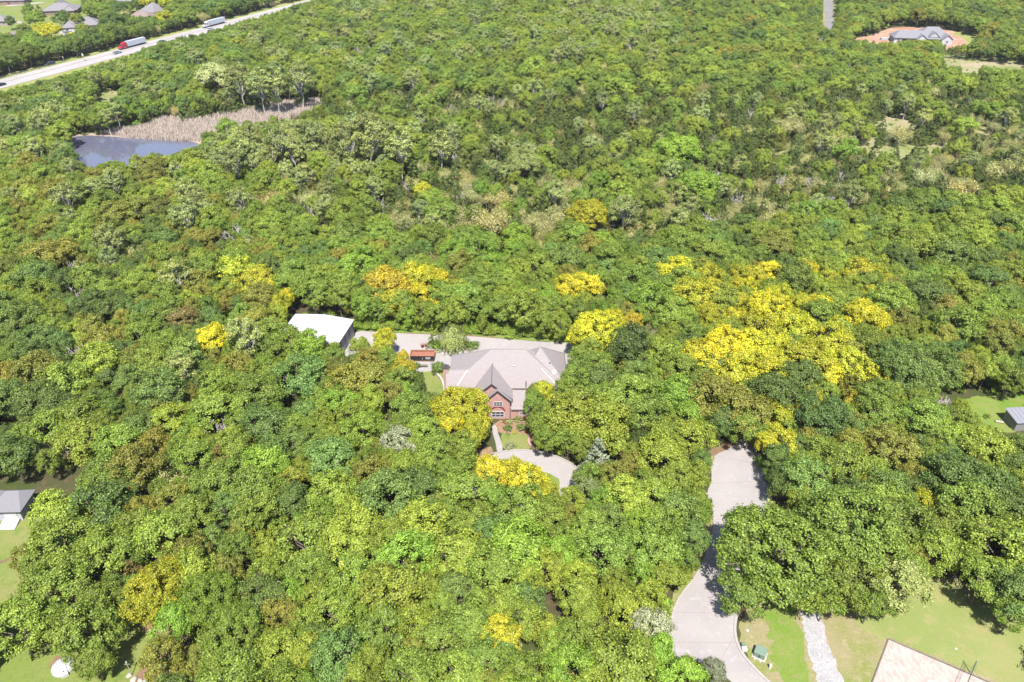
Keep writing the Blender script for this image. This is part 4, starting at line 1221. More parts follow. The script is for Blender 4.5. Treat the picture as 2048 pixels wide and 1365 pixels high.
def willow(seed, r, h):
    rng = np.random.default_rng(seed)
    n = 150; P_, Nn = [], []
    for i in range(n):
        a = rng.uniform(0, 6.28); rr = r * math.sqrt(rng.random()) * .95
        top = h * (1 - .35 * (rr / r) ** 2) * rng.uniform(.9, 1.02); low = max(.25, top - rng.uniform(1.5, 3.4))
        m_ = int((top - low) / .075)
        z = np.linspace(top, low, m_)
        o = np.stack([np.cos(a) * (rr + .25 * (top - z) / h) + rng.normal(0, .09, m_), np.sin(a) * (rr + .25 * (top - z) / h) + rng.normal(0, .09, m_), z], 1)
        P_.append(o)
    pos = np.concatenate(P_); nl = len(pos)
    nrm = unit(np.stack([pos[:, 0], pos[:, 1], np.full(nl, .8)], 1) + rng.normal(size=(nl, 3)) * .5)
    v, f = cards(pos, nrm, .24, rng, .5)
    segs = bent((0, 0, -.1), (0, 0, h * .5), .16, .12, rng)
    for i in range(8):
        a = i * .785; segs += bent((0, 0, h * .5), (math.cos(a) * r * .6, math.sin(a) * r * .6, h * .85), .07, .03, rng)
    tv, tf = tubes(segs)
    return (v, f, 'leaf', np.clip(rng.normal(.4, .25, nl), 0, 1)), (tv, tf, 'bark', None)

# library: kind -> list of (reference radius, reference height, crown mesh, trunk mesh, joint mesh)
LIB = {}
def lib(kind, leaf, trunk, r, h):
    i = len(LIB.setdefault(kind, []))
    LIB[kind].append((r, h, np_mesh('crown_' + kind, [leaf]), np_mesh('trunk_' + kind, [trunk]), (leaf, trunk)))
for s in range(8):
    lib('round', *crown_round(11 + s, 4.0, 9.0 + .3 * (s % 4), 2.4, 105 + 6 * s, 10500, .275, gap=.08, lobes=9 + s % 4), 4.0, 9.0 + .3 * (s % 4))
for s in range(3):
    lib('big', *crown_round(41 + s, 6.6, 12.5, 2.4, 300, 27000, .31, gap=.06, rc=(.09, .16), limbs=12, trunk_r=.38, lobes=17), 6.6, 12.5)
for s in range(3):
    lib('tall', *crown_round(61 + s, 3.0, 11.5, 2.6, 80, 5600, .29, gap=.2, rc=(.15, .26), bark='bark_pale', limbs=16, trunk_r=.15, lobes=10), 3.0, 11.5)
for s in range(3):
    lib('sparse', *crown_sparse(81 + s, 3.6, 8.8, 4600, .25), 3.6, 8.8)
for s in range(3):
    lib('cedar', *crown_cedar(91 + s, 3.0, 8.2, 9500, .27, .72), 3.0, 8.2)
lib('spruce', *crown_cedar(97, 3.2, 9.5, 8000, .34, 1.0, True), 3.2, 9.5)
for s in range(3):
    lib('bare', *bare(101 + s, 3.4, 9.6), 3.4, 9.6)
for s in range(3):
    lib('shrub', *crown_round(111 + s, 1.2, 1.7, .1, 20, 950, .24, rc=(.3, .45), limbs=4, trunk_r=.06), 1.2, 1.7)
lib('willow', *willow(121, 2.9, 5.4), 2.9, 5.4)

# leaf colours: base and tip (real-world reflectance)
COLS = {
    'g': ((.086, .126, .016), (.124, .164, .023), 'mid-green'),
    'd': ((.056, .088, .017), (.082, .114, .022), 'dark green'),
    'b': ((.070, .114, .023), (.098, .142, .031), 'cool green'),
    'l': ((.112, .150, .017), (.156, .186, .023), 'light green'),
    'k': ((.090, .148, .015), (.128, .184, .021), 'vivid green'),
    'm': ((.168, .182, .012), (.262, .242, .015), 'yellow-green'),
    'y': ((.185, .190, .012), (.385, .335, .015), 'yellow'),
    'a': ((.200, .172, .016), (.330, .268, .018), 'amber'),
    'o': ((.110, .116, .017), (.146, .144, .024), 'olive'),
    'r': ((.124, .100, .028), (.160, .124, .038), 'russet'),
    'p': ((.172, .172, .062), (.222, .212, .086), 'pale olive'),
    'c': ((.124, .152, .044), (.168, .192, .062), 'grey-green'),
    'j': ((.066, .094, .022), (.098, .126, .030), 'dark olive'),
    's': ((.134, .148, .084), (.185, .194, .120), 'silvery'),
    'x': ((.3, .3, .3), (.3, .3, .3), 'grey'),
}
KIND_OF = {'p': 'sparse', 'c': 'tall', 'j': 'cedar', 's': 'spruce', 'x': 'bare'}
NAME_OF = {'round': 'broadleaf_tree', 'big': 'broadleaf_tree', 'tall': 'cottonwood_tree', 'sparse': 'thin_tree', 'cedar': 'cedar_tree', 'spruce': 'spruce_tree', 'bare': 'bare_tree', 'shrub': 'shrub', 'willow': 'willow_tree'}
WORD_OF = {'round': 'round-crowned tree', 'big': 'wide-crowned tree', 'tall': 'tall pale-stemmed tree', 'sparse': 'thin-leaved tree', 'cedar': 'cedar', 'spruce': 'spruce', 'bare': 'leafless tree', 'shrub': 'shrub', 'willow': 'weeping tree'}

rng = random.Random(7)
TREES = []      # dict(x,y,r,h,kind,var,code,rot,hand)

def add_tree(x, y, r_, code, kind=None, hand=False, hk=None, z=0.0):
    kind = kind or KIND_OF.get(code) or ('big' if r_ > 5.4 else 'round')
    var = rng.randrange(len(LIB[kind]))
    rr, hh = LIB[kind][var][:2]
    sr = r_ / rr
    sh = sr * .55 + .45 if kind in ('round', 'big', 'bare', 'sparse', 'cedar') else sr
    if hk: sh = hk / hh
    TREES.append(dict(x=x, y=y, z=z, r=r_, h=hh * sh, kind=kind, var=var, code=code, rot=rng.uniform(0, 6.28), sr=sr, sh=sh, hand=hand,
                      t=(rng.gauss(0, .12), rng.gauss(0, .045)), sx=rng.uniform(.9, 1.1)))

# --- trees surveyed one by one: crown centre in the photograph, crown width, colour, (kind)
HAND = """926 822 102 m big|952 806 44 y round|905 850 60 y round|945 872 64 m round|980 952 68 y round|1022 950 54 m round|1056 972 82 y round|1092 988 52 m round
768 688 44 m round|772 680 34 y round|806 742 44 m round|806 724 26 y round|800 768 64 l|832 768 34 d round|838 792 40 d round
775 580 86 a|838 568 80 y|872 574 60 y|848 600 60 y|790 608 60 m|800 612 60 g|890 600 64 g|745 600 66 g|930 598 70 g
1135 584 60 y|1175 582 62 y|1050 622 84 l|1066 604 36 y round|1005 622 60 g|1100 624 56 g|960 622 60 g|915 622 56 l|680 600 56 g|725 618 48 k
1195 668 96 y big|1160 680 46 y|1228 652 56 y|1262 655 50 a|1255 700 90 d|1300 660 60 p|1345 632 70 l|1390 596 84 m|1368 570 70 l|1418 560 60 m|1440 610 70 l
1540 628 100 y big|1585 660 80 m|1515 668 80 m|1450 700 100 y big|1495 712 90 y|1400 722 84 y|1378 700 60 d|1360 745 80 g|1470 752 100 m|1525 745 90 y|1545 700 70 m|1615 720 90 m|1655 690 84 m|1600 765 80 d|1640 640 80 g|1690 735 76 m|1735 700 84 l|1755 745 76 m|1700 760 70 o cedar
1175 434 78 m big|1395 372 80 k big|1350 303 86 k big|1372 345 40 d|845 388 36 m|720 385 44 l|765 350 50 l|640 330 46 l|535 345 40 l
430 690 66 y|455 680 40 y|470 545 70 m|510 568 76 m|560 615 40 m|575 600 32 y|370 652 58 r|400 570 60 o|350 845 76 l|395 850 50 k|445 925 70 r cedar|800 893 68 s round|860 930 70 g|622 706 70 k|585 696 60 g|645 704 40 o|665 722 46 g
1195 915 78 s spruce|1228 960 60 o|1170 990 60 c round|1300 1262 78 s round|1425 1352 50 s round|1250 1010 90 l|1300 1000 90 g|1345 965 80 g|1385 960 60 l
1552 1112 205 g big|1488 1188 92 g round|1610 1180 100 g round|1700 1062 190 g big|1660 1030 90 b|1790 1062 120 g|1700 1175 110 g|1790 1172 120 c round|1740 1210 70 g|1650 1208 60 g
1940 1030 130 g|1890 1055 80 g|2010 1110 140 g|1965 1165 100 g|2030 1190 110 b|1845 1020 66 m|2040 1030 110 d|2020 1232 60 g
34 1262 120 g|120 1175 120 g|178 1262 118 g|140 1095 130 g|215 1110 110 g|90 1140 70 g|110 1250 70 g|205 1210 80 g|190 1325 70 g|148 1290 60 g
320 1185 120 m big|268 1150 60 r cedar|355 1250 80 k|330 1070 110 l|420 1200 110 k big|470 1275 120 g big|400 1325 60 o|330 1330 84 o|430 1330 80 g|560 1310 90 l|610 1318 70 l|520 1210 100 d
1000 1285 80 m|1040 1250 80 g|980 1330 100 g|930 1250 100 g|1545 838 70 m|1605 835 60 m|1710 812 44 a|1640 845 100 d|1690 780 60 o cedar|1560 800 110 d|1800 735 120 d big|1850 745 120 d big|1420 800 100 o|1380 840 70 k|1350 800 80 k|1480 830 110 o|1440 855 60 d|1500 862 70 g|1250 800 110 g|1150 835 110 l|1200 850 110 l|1100 835 60 g|1085 790 40 m|1068 815 44 g|1080 850 50 g|1090 880 50 g|1070 788 36 g|1125 790 50 g|1150 770 60 g|1160 745 50 g|1175 710 60 g|1190 760 70 d
1160 718 40 g|1148 790 40 g|1110 820 40 m|1105 880 50 g|1135 882 50 g|1160 880 56 g
1060 770 30 g|1590 905 60 d|1555 930 60 d|1565 900 70 m|1560 975 50 d|1600 1005 60 l|1540 890 50 m
430 160 70 p round|480 165 50 c|520 175 50 c|1890 800 44 x|330 40 34 m|295 8 24 m|330 10 24 m|100 66 38 m|83 62 30 m|55 28 20 g|60 18 16 b|78 22 18 o cedar|68 40 34 k|48 60 24 g|130 35 22 d|155 42 22 l|165 60 22 l|20 45 18 b|350 22 30 l|240 22 34 p|205 8 34 o|190 20 40 g|225 45 40 d|120 42 26 d|145 72 16 y shrub
1045 330 70 c big|880 300 50 c|560 290 56 c|620 280 52 c|690 290 62 c|740 280 72 c|800 300 60 c|480 305 50 c|455 260 40 k|470 330 50 c
550 175 50 c|600 165 50 c|720 100 34 x|1440 120 26 x|160 505 40 x|465 462 60 x|165 690 70 x|95 885 80 x|430 850 70 x|735 95 22 x|1890 805 52 x|1420 430 40 x|880 510 60 p|1080 480 50 p|610 385 50 p|980 430 90 p|1000 390 60 p|1635 80 30 x|1705 130 26 x|905 870 30 x|1510 590 20 x|340 955 60 p|270 500 50 p
1800 260 50 p|1740 245 50 j|1765 255 24 j|1545 275 44 j|1590 300 40 j|1750 308 40 j|1690 305 54 k|1790 312 26 j|1840 300 40 j|1900 220 40 j|1880 200 40 j|1930 215 44 j|1980 225 40 k|1580 245 60 p|1850 345 60 p|2000 330 60 p|1930 370 60 p
350 205 36 j|370 220 34 j|390 210 30 j|410 215 30 j|430 200 34 j|450 210 28 j|320 205 30 j|300 215 26 k|275 205 26 j|285 225 26 j|270 225 24 k|470 205 30 j|490 200 28 j|520 200 30 j|545 190 30 j|600 190 30 j"""
for row in HAND.replace('\n', '|').split('|'):
    t = row.split()
    px, py, wpx, code = float(t[0]), float(t[1]), float(t[2]), t[3]
    kind = t[4] if len(t) > 4 else None
    # height and radius from the crown width at its own distance
    zc = 6.0
    for _ in range(3):
        p = G(px, py, zc)
        d = toimg(p.x, p.y, zc)[2]
        r_ = wpx * d / FPX / 2
        kk = kind or KIND_OF.get(code) or ('big' if r_ > 5.4 else 'round')
        rr, hh = LIB[kk][0][:2]
        sr = r_ / rr
        h_ = hh * (sr * .55 + .45 if kk in ('round', 'big', 'bare', 'sparse', 'cedar') else sr)
        zc = h_ * (.60 if kk in ('round', 'big', 'tall', 'bare', 'sparse') else .5)
    add_tree(p.x, p.y, r_, code, kk, True)

# --- places where the photograph shows open ground or buildings: no crown may cover them
KEEP = [
 [(577, 648), (592, 629), (650, 629), (708, 640), (716, 662), (716, 672), (690, 694), (672, 689), (640, 664), (610, 650)],
 [(712, 661), (860, 667), (1010, 676), (1142, 684), (1155, 700), (1153, 738), (1138, 744), (1134, 775), (1060, 790), (1052, 800), (1058, 840), (985, 842), (960, 770), (900, 775), (890, 800), (850, 800), (848, 760), (820, 748), (815, 702), (740, 700), (716, 676)],
 [(1000, 838), (1055, 838), (1062, 870), (1078, 895), (1110, 903), (1155, 932), (1142, 952), (1130, 970), (1100, 940), (1050, 910), (1000, 908), (958, 942), (952, 932), (985, 905), (988, 850)],
 [(1480, 882), (1495, 882), (1530, 945), (1538, 1020), (1500, 1030), (1445, 1080), (1440, 1180), (1478, 1215), (1478, 1260), (1500, 1330), (1540, 1372), (1480, 1372), (1345, 1312), (1340, 1250), (1363, 1190), (1398, 1130), (1422, 1070), (1413, 988), (1427, 960), (1424, 912), (1460, 898)],
 [(1476, 1222), (1600, 1222), (1700, 1245), (1850, 1205), (1885, 1150), (1960, 1238), (2060, 1280), (2060, 1420), (1440, 1420), (1500, 1330)],
 [(1538, 1002), (1625, 1028), (1600, 1042), (1540, 1040)],
 [(145, 274), (395, 282), (402, 300), (335, 314), (280, 320), (240, 334), (178, 338), (152, 305)],
 [(205, 266), (310, 248), (330, 238), (400, 243), (470, 228), (540, 211), (600, 203), (642, 203), (640, 215), (600, 232), (558, 240), (490, 252), (440, 258), (405, 278), (300, 276)],
 [(-60, 166), (0, 150), (120, 116), (250, 90), (430, 45), (500, 28), (535, 20), (600, 6), (640, -10), (640, 2), (590, 16), (530, 36), (500, 43), (430, 66), (300, 98), (240, 122), (130, 158), (0, 192), (-60, 206)],
 [(-60, -20), (160, -20), (172, 30), (200, 40), (196, 60), (140, 74), (92, 82), (84, 78), (60, 62), (30, 76), (-60, 66)],
 [(228, -20), (272, -20), (266, 8), (232, 8)], [(262, 28), (296, 12), (325, 14), (325, 34), (300, 40), (262, 38)],
 [(1645, -20), (1672, -20), (1671, 45), (1663, 66), (1645, 60)],
 [(1690, 78), (1745, 72), (1785, 52), (1900, 50), (1955, 76), (1935, 96), (1888, 100), (1880, 86), (1770, 90), (1740, 90)],
 [(1885, 112), (1920, 114), (2060, 124), (2060, 148), (1960, 140), (1930, 150), (1885, 135)],
 [(1715, 250), (1790, 226), (1835, 240), (1800, 264)], [(1700, 287), (1850, 280), (1905, 298), (1800, 310), (1715, 306)], [(1945, 248), (2005, 262), (1960, 272)], [(1520, 292), (1580, 295), (1560, 309), (1518, 304)],
 [(195, 172), (240, 184), (238, 198), (215, 212), (195, 215)],
 [(1925, 800), (1990, 790), (2060, 795), (2060, 870), (2010, 868), (1990, 842), (1935, 828)],
 [(-60, 975), (52, 978), (58, 1035), (42, 1055), (40, 1100), (30, 1140), (70, 1180), (55, 1215), (-60, 1220)],
 [(50, 1300), (110, 1300), (150, 1310), (240, 1330), (228, 1300), (235, 1240), (290, 1235), (312, 1252), (345, 1285), (372, 1292), (415, 1285), (412, 1325), (370, 1335), (345, 1300), (300, 1338), (290, 1420), (-60, 1420), (-60, 1355)],
 [(95, 1180), (185, 1180), (185, 1212), (110, 1212)],
]
KB = [(min(p[0] for p in K), max(p[0] for p in K), min(p[1] for p in K), max(p[1] for p in K)) for K in KEEP]
NOBASE = ['driveway', 'rear_driveway', 'circle_drive', 'sand_court', 'pond', 'side_lawn', 'front_lawn', 'reed_ground', 'building_site', 'country_lane', 'gravel_path', 'mown_grass', 'street']
NB = [PLANS[n] for n in NOBASE] + [[Vector(hw(-120, -11)), Vector(hw(700, -11)), Vector(hw(700, 10)), Vector(hw(-120, 10))],
      [Vector((-14.5, 112)), Vector((12, 112)), Vector((12, 131)), Vector((-14.5, 131))],
      [Vector((bc.x + 1.5, bc.y + 2)), Vector((bc.x + 1, bc.y - 12)), Vector((bc.x - 17, bc.y - 8)), Vector((bc.x - 15, bc.y + 5))]]
HOUSES = [(o.location.x, o.location.y) for o in col.objects if o.name.startswith(('village_house', 'garden_shed', 'tin_shed', 'unfinished', 'white_roof'))]
CIRC = [(math.cos(a), math.sin(a)) for a in [i * math.pi / 5 for i in range(10)]]

HANDS = [(t, toimg(t['x'], t['y'], t['h'] * .6)) for t in TREES]
def covers_open(x, y, r_, h_):
    zc = h_ * .58
    px, py, d = toimg(x, y, zc)
    rp = r_ * FPX / d * .92
    hp = max(rp * .9, h_ * .42 * CP * FPX / d)
    for t, (hx, hy, hd_) in HANDS:
        if d < hd_ and abs(hx - px) < 200 and abs(hy - py) < 200:
            hr = t['r'] * FPX / hd_ * (.75 if t['code'] in 'xps' else .45)
            if ((hx - px) / (hr + rp * .8)) ** 2 + ((hy - py) / (hr + hp * .8)) ** 2 < 1: return True
    pts = [(px, py)] + [(px + cx * rp, py - cy * hp) for cx, cy in CIRC]
    for K, (x0, x1, y0, y1) in zip(KEEP, KB):
        if px + rp < x0 or px - rp > x1 or py + hp < y0 or py - hp > y1: continue
        for q in pts:
            if in_poly(q[0], q[1], K): return True
    return False

def on_base(x, y):
    for P in NB:
        if in_poly(x, y, P): return True
    for hx, hy in HOUSES:
        if abs(x - hx) < 12 and abs(y - hy) < 9: return True
    return False

def mixes(px, py):
    """which kinds grow where"""
    if py < 130 and px < 560 and py < 150 - px * .26: return [('d', .45), ('g', .35), ('b', .12), ('l', .05), ('p', .03)]
    if px < 420 and py < 330: return [('g', .36), ('d', .1), ('b', .14), ('c', .14), ('p', .12), ('l', .14)] if py > 90 else [('g', .6), ('d', .4)]
    if 560 < px < 900 and 185 < py < 250: return [('j', .70), ('g', .15), ('p', .10), ('x', .03)]
    if 400 < px < 840 and 235 < py < 350: return [('c', .50), ('g', .14), ('l', .16), ('p', .14), ('j', .06)]
    if 420 <= px < 860 and 180 < py <= 225: return [('j', .42), ('c', .22), ('g', .2), ('p', .16)]
    if 1600 < px and 235 < py < 330: return [('p', .44), ('j', .34), ('c', .12), ('l', .10)]
    if 620 < px and 185 < py < (340 if px > 900 else 300): return [('j', .66), ('p', .12), ('g', .10), ('l', .06), ('x', .02), ('c', .04)]
    if 860 < px and 130 < py <= 185: return [('j', .20), ('g', .38), ('l', .24), ('p', .10), ('d', .08)]
    if py <= 185: return [('g', .40), ('l', .20), ('d', .10), ('b', .10), ('c', .08), ('p', .06), ('j', .06)] if px < 1000 else [('g', .36), ('l', .26), ('c', .14), ('p', .12), ('b', .07), ('j', .05)] if px < 1350 else [('g', .42), ('d', .2), ('l', .2), ('o', .12), ('j', .06)]
    if 330 <= py < 405 and px > 1480: return [('j', .60), ('p', .24), ('c', .05), ('g', .05), ('x', .04), ('l', .02)]
    if 330 <= py < 470 and px > 540 and py < 470 - max(0, px - 1300) * .1: return [('p', .30), ('g', .14), ('j', .36), ('l', .08), ('c', .06), ('x', .04), ('k', .02)]
    if py < 450 and px <= 540: return [('l', .34), ('g', .32), ('p', .12), ('o', .12), ('c', .07)]
    if py < 700 and px < 560: return [('g', .38), ('o', .20), ('d', .14), ('b', .10), ('l', .12), ('c', .04), ('x', .02)]
    if py < 620 and px < 1320: return [('g', .46), ('k', .14), ('l', .12), ('b', .16), ('d', .06), ('o', .06)]
    if 1310 < px < 1780 and 545 < py < 800 and py < 560 + (px - 1280) * .75: return [('m', .34), ('y', .12), ('l', .34), ('g', .16), ('o', .04)]
    if py < 900 and px > 1300: return [('g', .40), ('l', .26), ('d', .14), ('b', .08), ('o', .08)]
    if px < 520: return [('g', .40), ('d', .22), ('l', .12), ('o', .14), ('b', .08), ('c', .04)]
    if px > 1550: return [('g', .42), ('d', .18), ('l', .20), ('b', .12), ('o', .08)]
    return [('g', .42), ('l', .20), ('b', .12), ('k', .10), ('o', .09), ('d', .05)]

def pick(ms):
    u = rng.random() * sum(m[1] for m in ms)
    for c_, w_ in ms:
        u -= w_
        if u <= 0: return c_
    return ms[0][0]

CELL = 8.0
grid = {}
def near_ok(x, y, r_, f=.60):
    ci, cj = int(x // CELL), int(y // CELL)
    for i in range(ci - 2, ci + 3):
        for j in range(cj - 2, cj + 3):
            for (tx, ty, tr_, hand) in grid.get((i, j), ()):
                k = f * (r_ + tr_) * (.86 if hand else 1)
                if (tx - x) ** 2 + (ty - y) ** 2 < k * k: return False
    return True
def put(t):
    grid.setdefault((int(t['x'] // CELL), int(t['y'] // CELL)), []).append((t['x'], t['y'], t['r'], t['hand']))
for t in TREES: put(t)

SCRUBS = [[(1600, 235), (1760, 222), (1880, 240), (2060, 255), (2060, 300), (1900, 330), (1640, 318), (1490, 312), (1500, 285)], [(880, 300), (1010, 300), (1000, 335), (890, 338)], [(880, 395), (1040, 380), (1050, 460), (930, 480)], [(60, 180), (250, 165), (250, 225), (180, 235), (60, 205)]]
def SCRUB(px, py):
    return any(in_poly(px, py, P) for P in SCRUBS)
n_try = 95000
for k in range(n_try):
    y = 42 + (640 - 42) * rng.random() ** .82
    half = (y * CP + CAM_H * SP) * .683 + 26
    x = rng.uniform(-half, half)
    px, py, d = toimg(x, y, 5)
    code = pick(mixes(px, py))
    kind = KIND_OF.get(code, 'round')
    r_ = {'round': rng.choice((2.0, 2.4, 2.8, 3.2, 3.6, 4.1, 4.7)) * rng.uniform(.92, 1.08), 'tall': rng.uniform(2.5, 3.8), 'cedar': rng.uniform(2.1, 3.6), 'sparse': rng.uniform(2.5, 4.2), 'bare': rng.uniform(2.2, 3.4), 'spruce': 2.5}[kind]
    if kind == 'cedar' and rng.random() < .22: code = 'o' if rng.random() < .4 else 'd'
    if k > n_try * .6: r_ *= .8
    if kind != 'cedar' and 185 < py < 400 and px > 600: r_ *= .85
    if SCRUB(px, py) and rng.random() < .72: continue
    if not near_ok(x, y, r_): continue
    if on_base(x, y): continue
    hh = LIB[kind][0][1] * (r_ / LIB[kind][0][0] * .55 + .45 if kind in ('round', 'bare', 'sparse', 'cedar') else r_ / LIB[kind][0][0])
    ok = False
    for _ in range(3):
        if not covers_open(x, y, r_, hh): ok = True; break
        r_ *= .78; hh *= .82
    if not ok: continue
    add_tree(x, y, r_, code, kind)
    put(TREES[-1])

# --- which of them stand as single trees: the ones that show largest
for t in TREES:
    px, py, d = toimg(t['x'], t['y'], t['h'] * .6)
    t['px'], t['py'], t['d'] = px, py, d
    t['app'] = t['r'] / d * (1 if -60 < px < 2110 and -40 < py < 1420 else 0)
LIMIT = {'broadleaf_tree': 300, 'cottonwood_tree': 70, 'thin_tree': 90, 'cedar_tree': 130, 'bare_tree': 40, 'spruce_tree': 10, 'willow_tree': 3, 'shrub': 300}
by = {}
for t in TREES: by.setdefault(NAME_OF[t['kind']], []).append(t)
for nm, L_ in by.items():
    L_.sort(key=lambda t: (-t['app'] * (1.6 if t['hand'] else 1)))
    for i, t in enumerate(L_): t['single'] = i < LIMIT[nm] and t['app'] > 0

LAND = [('brick house', -1, 120), ('metal barn', bc.x - 6, bc.y - 4), ('pond', G(270, 300).x, G(270, 300).y), ('driveway head', G(1480, 900).x, G(1480, 900).y),
        ('sand court', G(1870, 1350).x, G(1870, 1350).y), ('white shed', shed.location.x, shed.location.y), ('white dome', dm.x, dm.y), ('tin shed', shed2.location.x, shed2.location.y),
        ('unfinished house', cp.x, cp.y), ('reed bed', G(500, 235).x, G(500, 235).y), ('waste container', dp.x, dp.y), ('transformer cabinet', tp.x, tp.y), ('red-cab truck', *hw(along(252, 97), 2.9)), ('round front drive', G(1060, 960).x, G(1060, 960).y),
        ('big arched window', -2.7, 113), ('island bed', G(905, 692).x, G(905, 692).y), ('timber bed frame', G(379, 1316).x, G(379, 1316).y), ('driveway bend', G(1400, 1110).x, G(1400, 1110).y)]
ORD = 'nearest|second nearest|third nearest|fourth nearest|fifth nearest|sixth nearest|seventh nearest|eighth nearest|ninth nearest|tenth nearest|eleventh nearest|twelfth nearest|thirteenth nearest|fourteenth nearest|fifteenth nearest|sixteenth nearest|seventeenth nearest|eighteenth nearest|nineteenth nearest|twentieth nearest'.split('|') + [f'{a}-{b} nearest' for a in ('twenty', 'thirty', 'forty') for b in ('first', 'second', 'third', 'fourth', 'fifth', 'sixth', 'seventh', 'eighth', 'ninth')]
SIDE = ['right of', 'right of and behind', 'behind', 'left of and behind', 'left of', 'left of and before', 'before', 'right of and before']
def name_trees(L_):
    """each single tree is told by its colour, its form, the landmark next to it, the side it stands on and its rank outwards"""
    ranks = {}
    for t in L_:
        nm, lx, ly = min(LAND, key=lambda l: (l[1] - t['x']) ** 2 + (l[2] - t['y']) ** 2)
        dx, dy = t['x'] - lx, t['y'] - ly
        s_ = SIDE[int(round(math.atan2(dy, dx) / (math.pi / 4))) % 8]
        size = 'small ' if t['r'] < 3.2 and t['kind'] == 'round' else ''
        ranks.setdefault((size + COLS[t['code']][2], WORD_OF[t['kind']], s_, nm), []).append((math.hypot(dx, dy), id(t), t))
    for (c_, w_, s_, nm), v in ranks.items():
        v.sort()
        for i, (_, _, t) in enumerate(v):
            t['label'] = f"{ORD[min(i, len(ORD) - 1)] + ' ' if len(v) > 1 else ''}{c_} {w_} {s_} the {nm}"
name_trees([t for t in TREES if t['single']])

GROUP = {'broadleaf_tree': 'broadleaf trees of the wood', 'cottonwood_tree': 'tall pale-stemmed trees', 'thin_tree': 'thin-leaved trees', 'cedar_tree': 'cedars of the wood', 'bare_tree': 'leafless trees', 'spruce_tree': 'spruces', 'willow_tree': 'weeping trees', 'shrub': 'garden shrubs'}

def tint(t):
    a, b, _ = COLS[t['code']]
    v, hsh = 1 + t['t'][0], t['t'][1]
    f = lambda c_: (max(.01, c_[0] * v * (1 + hsh)), max(.01, c_[1] * v), max(.005, c_[2] * v * (1 - hsh)))
    return f(a), f(b)

def plant(t, label=None):
    rr, hh, cm, tm, _ = LIB[t['kind']][t['var']]
    root = bpy.data.objects.new(NAME_OF[t['kind']], None)
    root.empty_display_size = .5
    root.location = (t['x'], t['y'], t['z'])
    root.rotation_euler = (0, 0, t['rot'])
    root.scale = (t['sr'] * t['sx'], t['sr'] / t['sx'], t['sh'])
    col.objects.link(root)
    tag(root, label or t['label'], 'shrub' if t['kind'] == 'shrub' else 'tree', GROUP[NAME_OF[t['kind']]])
    a, b = tint(t)
    for nm, me in (('crown', cm), ('trunk', tm)):
        o = bpy.data.objects.new(nm, me)
        o.parent = root
        col.objects.link(o)
        if nm == 'crown':
            o['leafcol'] = list(a); o['tipcol'] = list(b)
for t in TREES:
    if t['single']: plant(t)

# garden plants round the house
GARD = """867 690 26 g cedar 3.6 upright dark shrub at the left end of the island bed|905 690 62 c willow 0 weeping willow in the island bed on the rear drive|880 692 24 k shrub 1.3 bright low shrub in the island bed between upright shrub and willow|892 696 14 s shrub .8 silvery low shrub in front of the willow|935 691 22 d shrub 1.4 dark round shrub right of the willow|948 692 20 d shrub 1.3 dark round shrub at the right tip of the island bed|942 698 18 s shrub .6 silvery ground shrub along the right island kerb|915 699 20 s shrub .6 silvery ground shrub along the island kerb before the willow|858 694 12 s shrub .8 small silvery shrub at the left island tip|875 699 16 s shrub .5 low grey-green edging shrub on the island's near left kerb
877 738 24 d shrub 2.2 round dark green bush at the lawn corner left of the house|872 746 14 d shrub 1.5 small dark bush before the round lawn bush
1016 857 16 d shrub .9 left dark green bed shrub before the front lawn|1044 855 19 d shrub 1.0 right dark green bed shrub before the front lawn|1021 843 10 c shrub .8 grey-green shrub against the brick wing, left one|1035 839 12 c shrub .9 grey-green shrub against the brick wing, middle one|1044 838 9 r shrub .8 reddish shrub under the wing window|1010 843 9 r shrub .7 reddish shrub under the big arched window|1020 891 17 s shrub .7 silvery shrub alone on the front lawn|1056 862 12 r shrub .8 reddish shrub at the right end of the front bed|1030 863 9 m shrub .5 small yellow-green plant in the middle of the front bed
833 733 14 d shrub 1.2 dark shrub at the near left corner of the waste container|1015 866 8 s shrub .4 tiny grey plant at the left bed edge"""
for row in GARD.replace('\n', '|').split('|'):
    f = row.split(' ', 6)
    px, py, wpx, code, kind, hk = float(f[0]), float(f[1]), float(f[2]), f[3], f[4], float(f[5])
    p = G(px, py + (4 if kind != 'willow' else 10), 0)
    d = toimg(p.x, p.y, 1)[2]
    add_tree(p.x, p.y, wpx * d / FPX / 2, code, kind, True, hk or None)
    plant(TREES[-1], f[6])

# ------------------------------------------------------------------ the rest of the wood and the undergrowth, as masses
def source_collection(kinds, tag_):
    c_ = bpy.data.collections.new(tag_)
    index = {}
    n = 0
    for k in kinds:
        for i, e in enumerate(LIB[k]):
            o = bpy.data.objects.new(f'{tag_}_{n:02d}', np_mesh(f'{tag_}_{n:02d}', list(e[4])))
            c_.objects.link(o)
            index[(k, i)] = n
            n += 1
    return c_, index

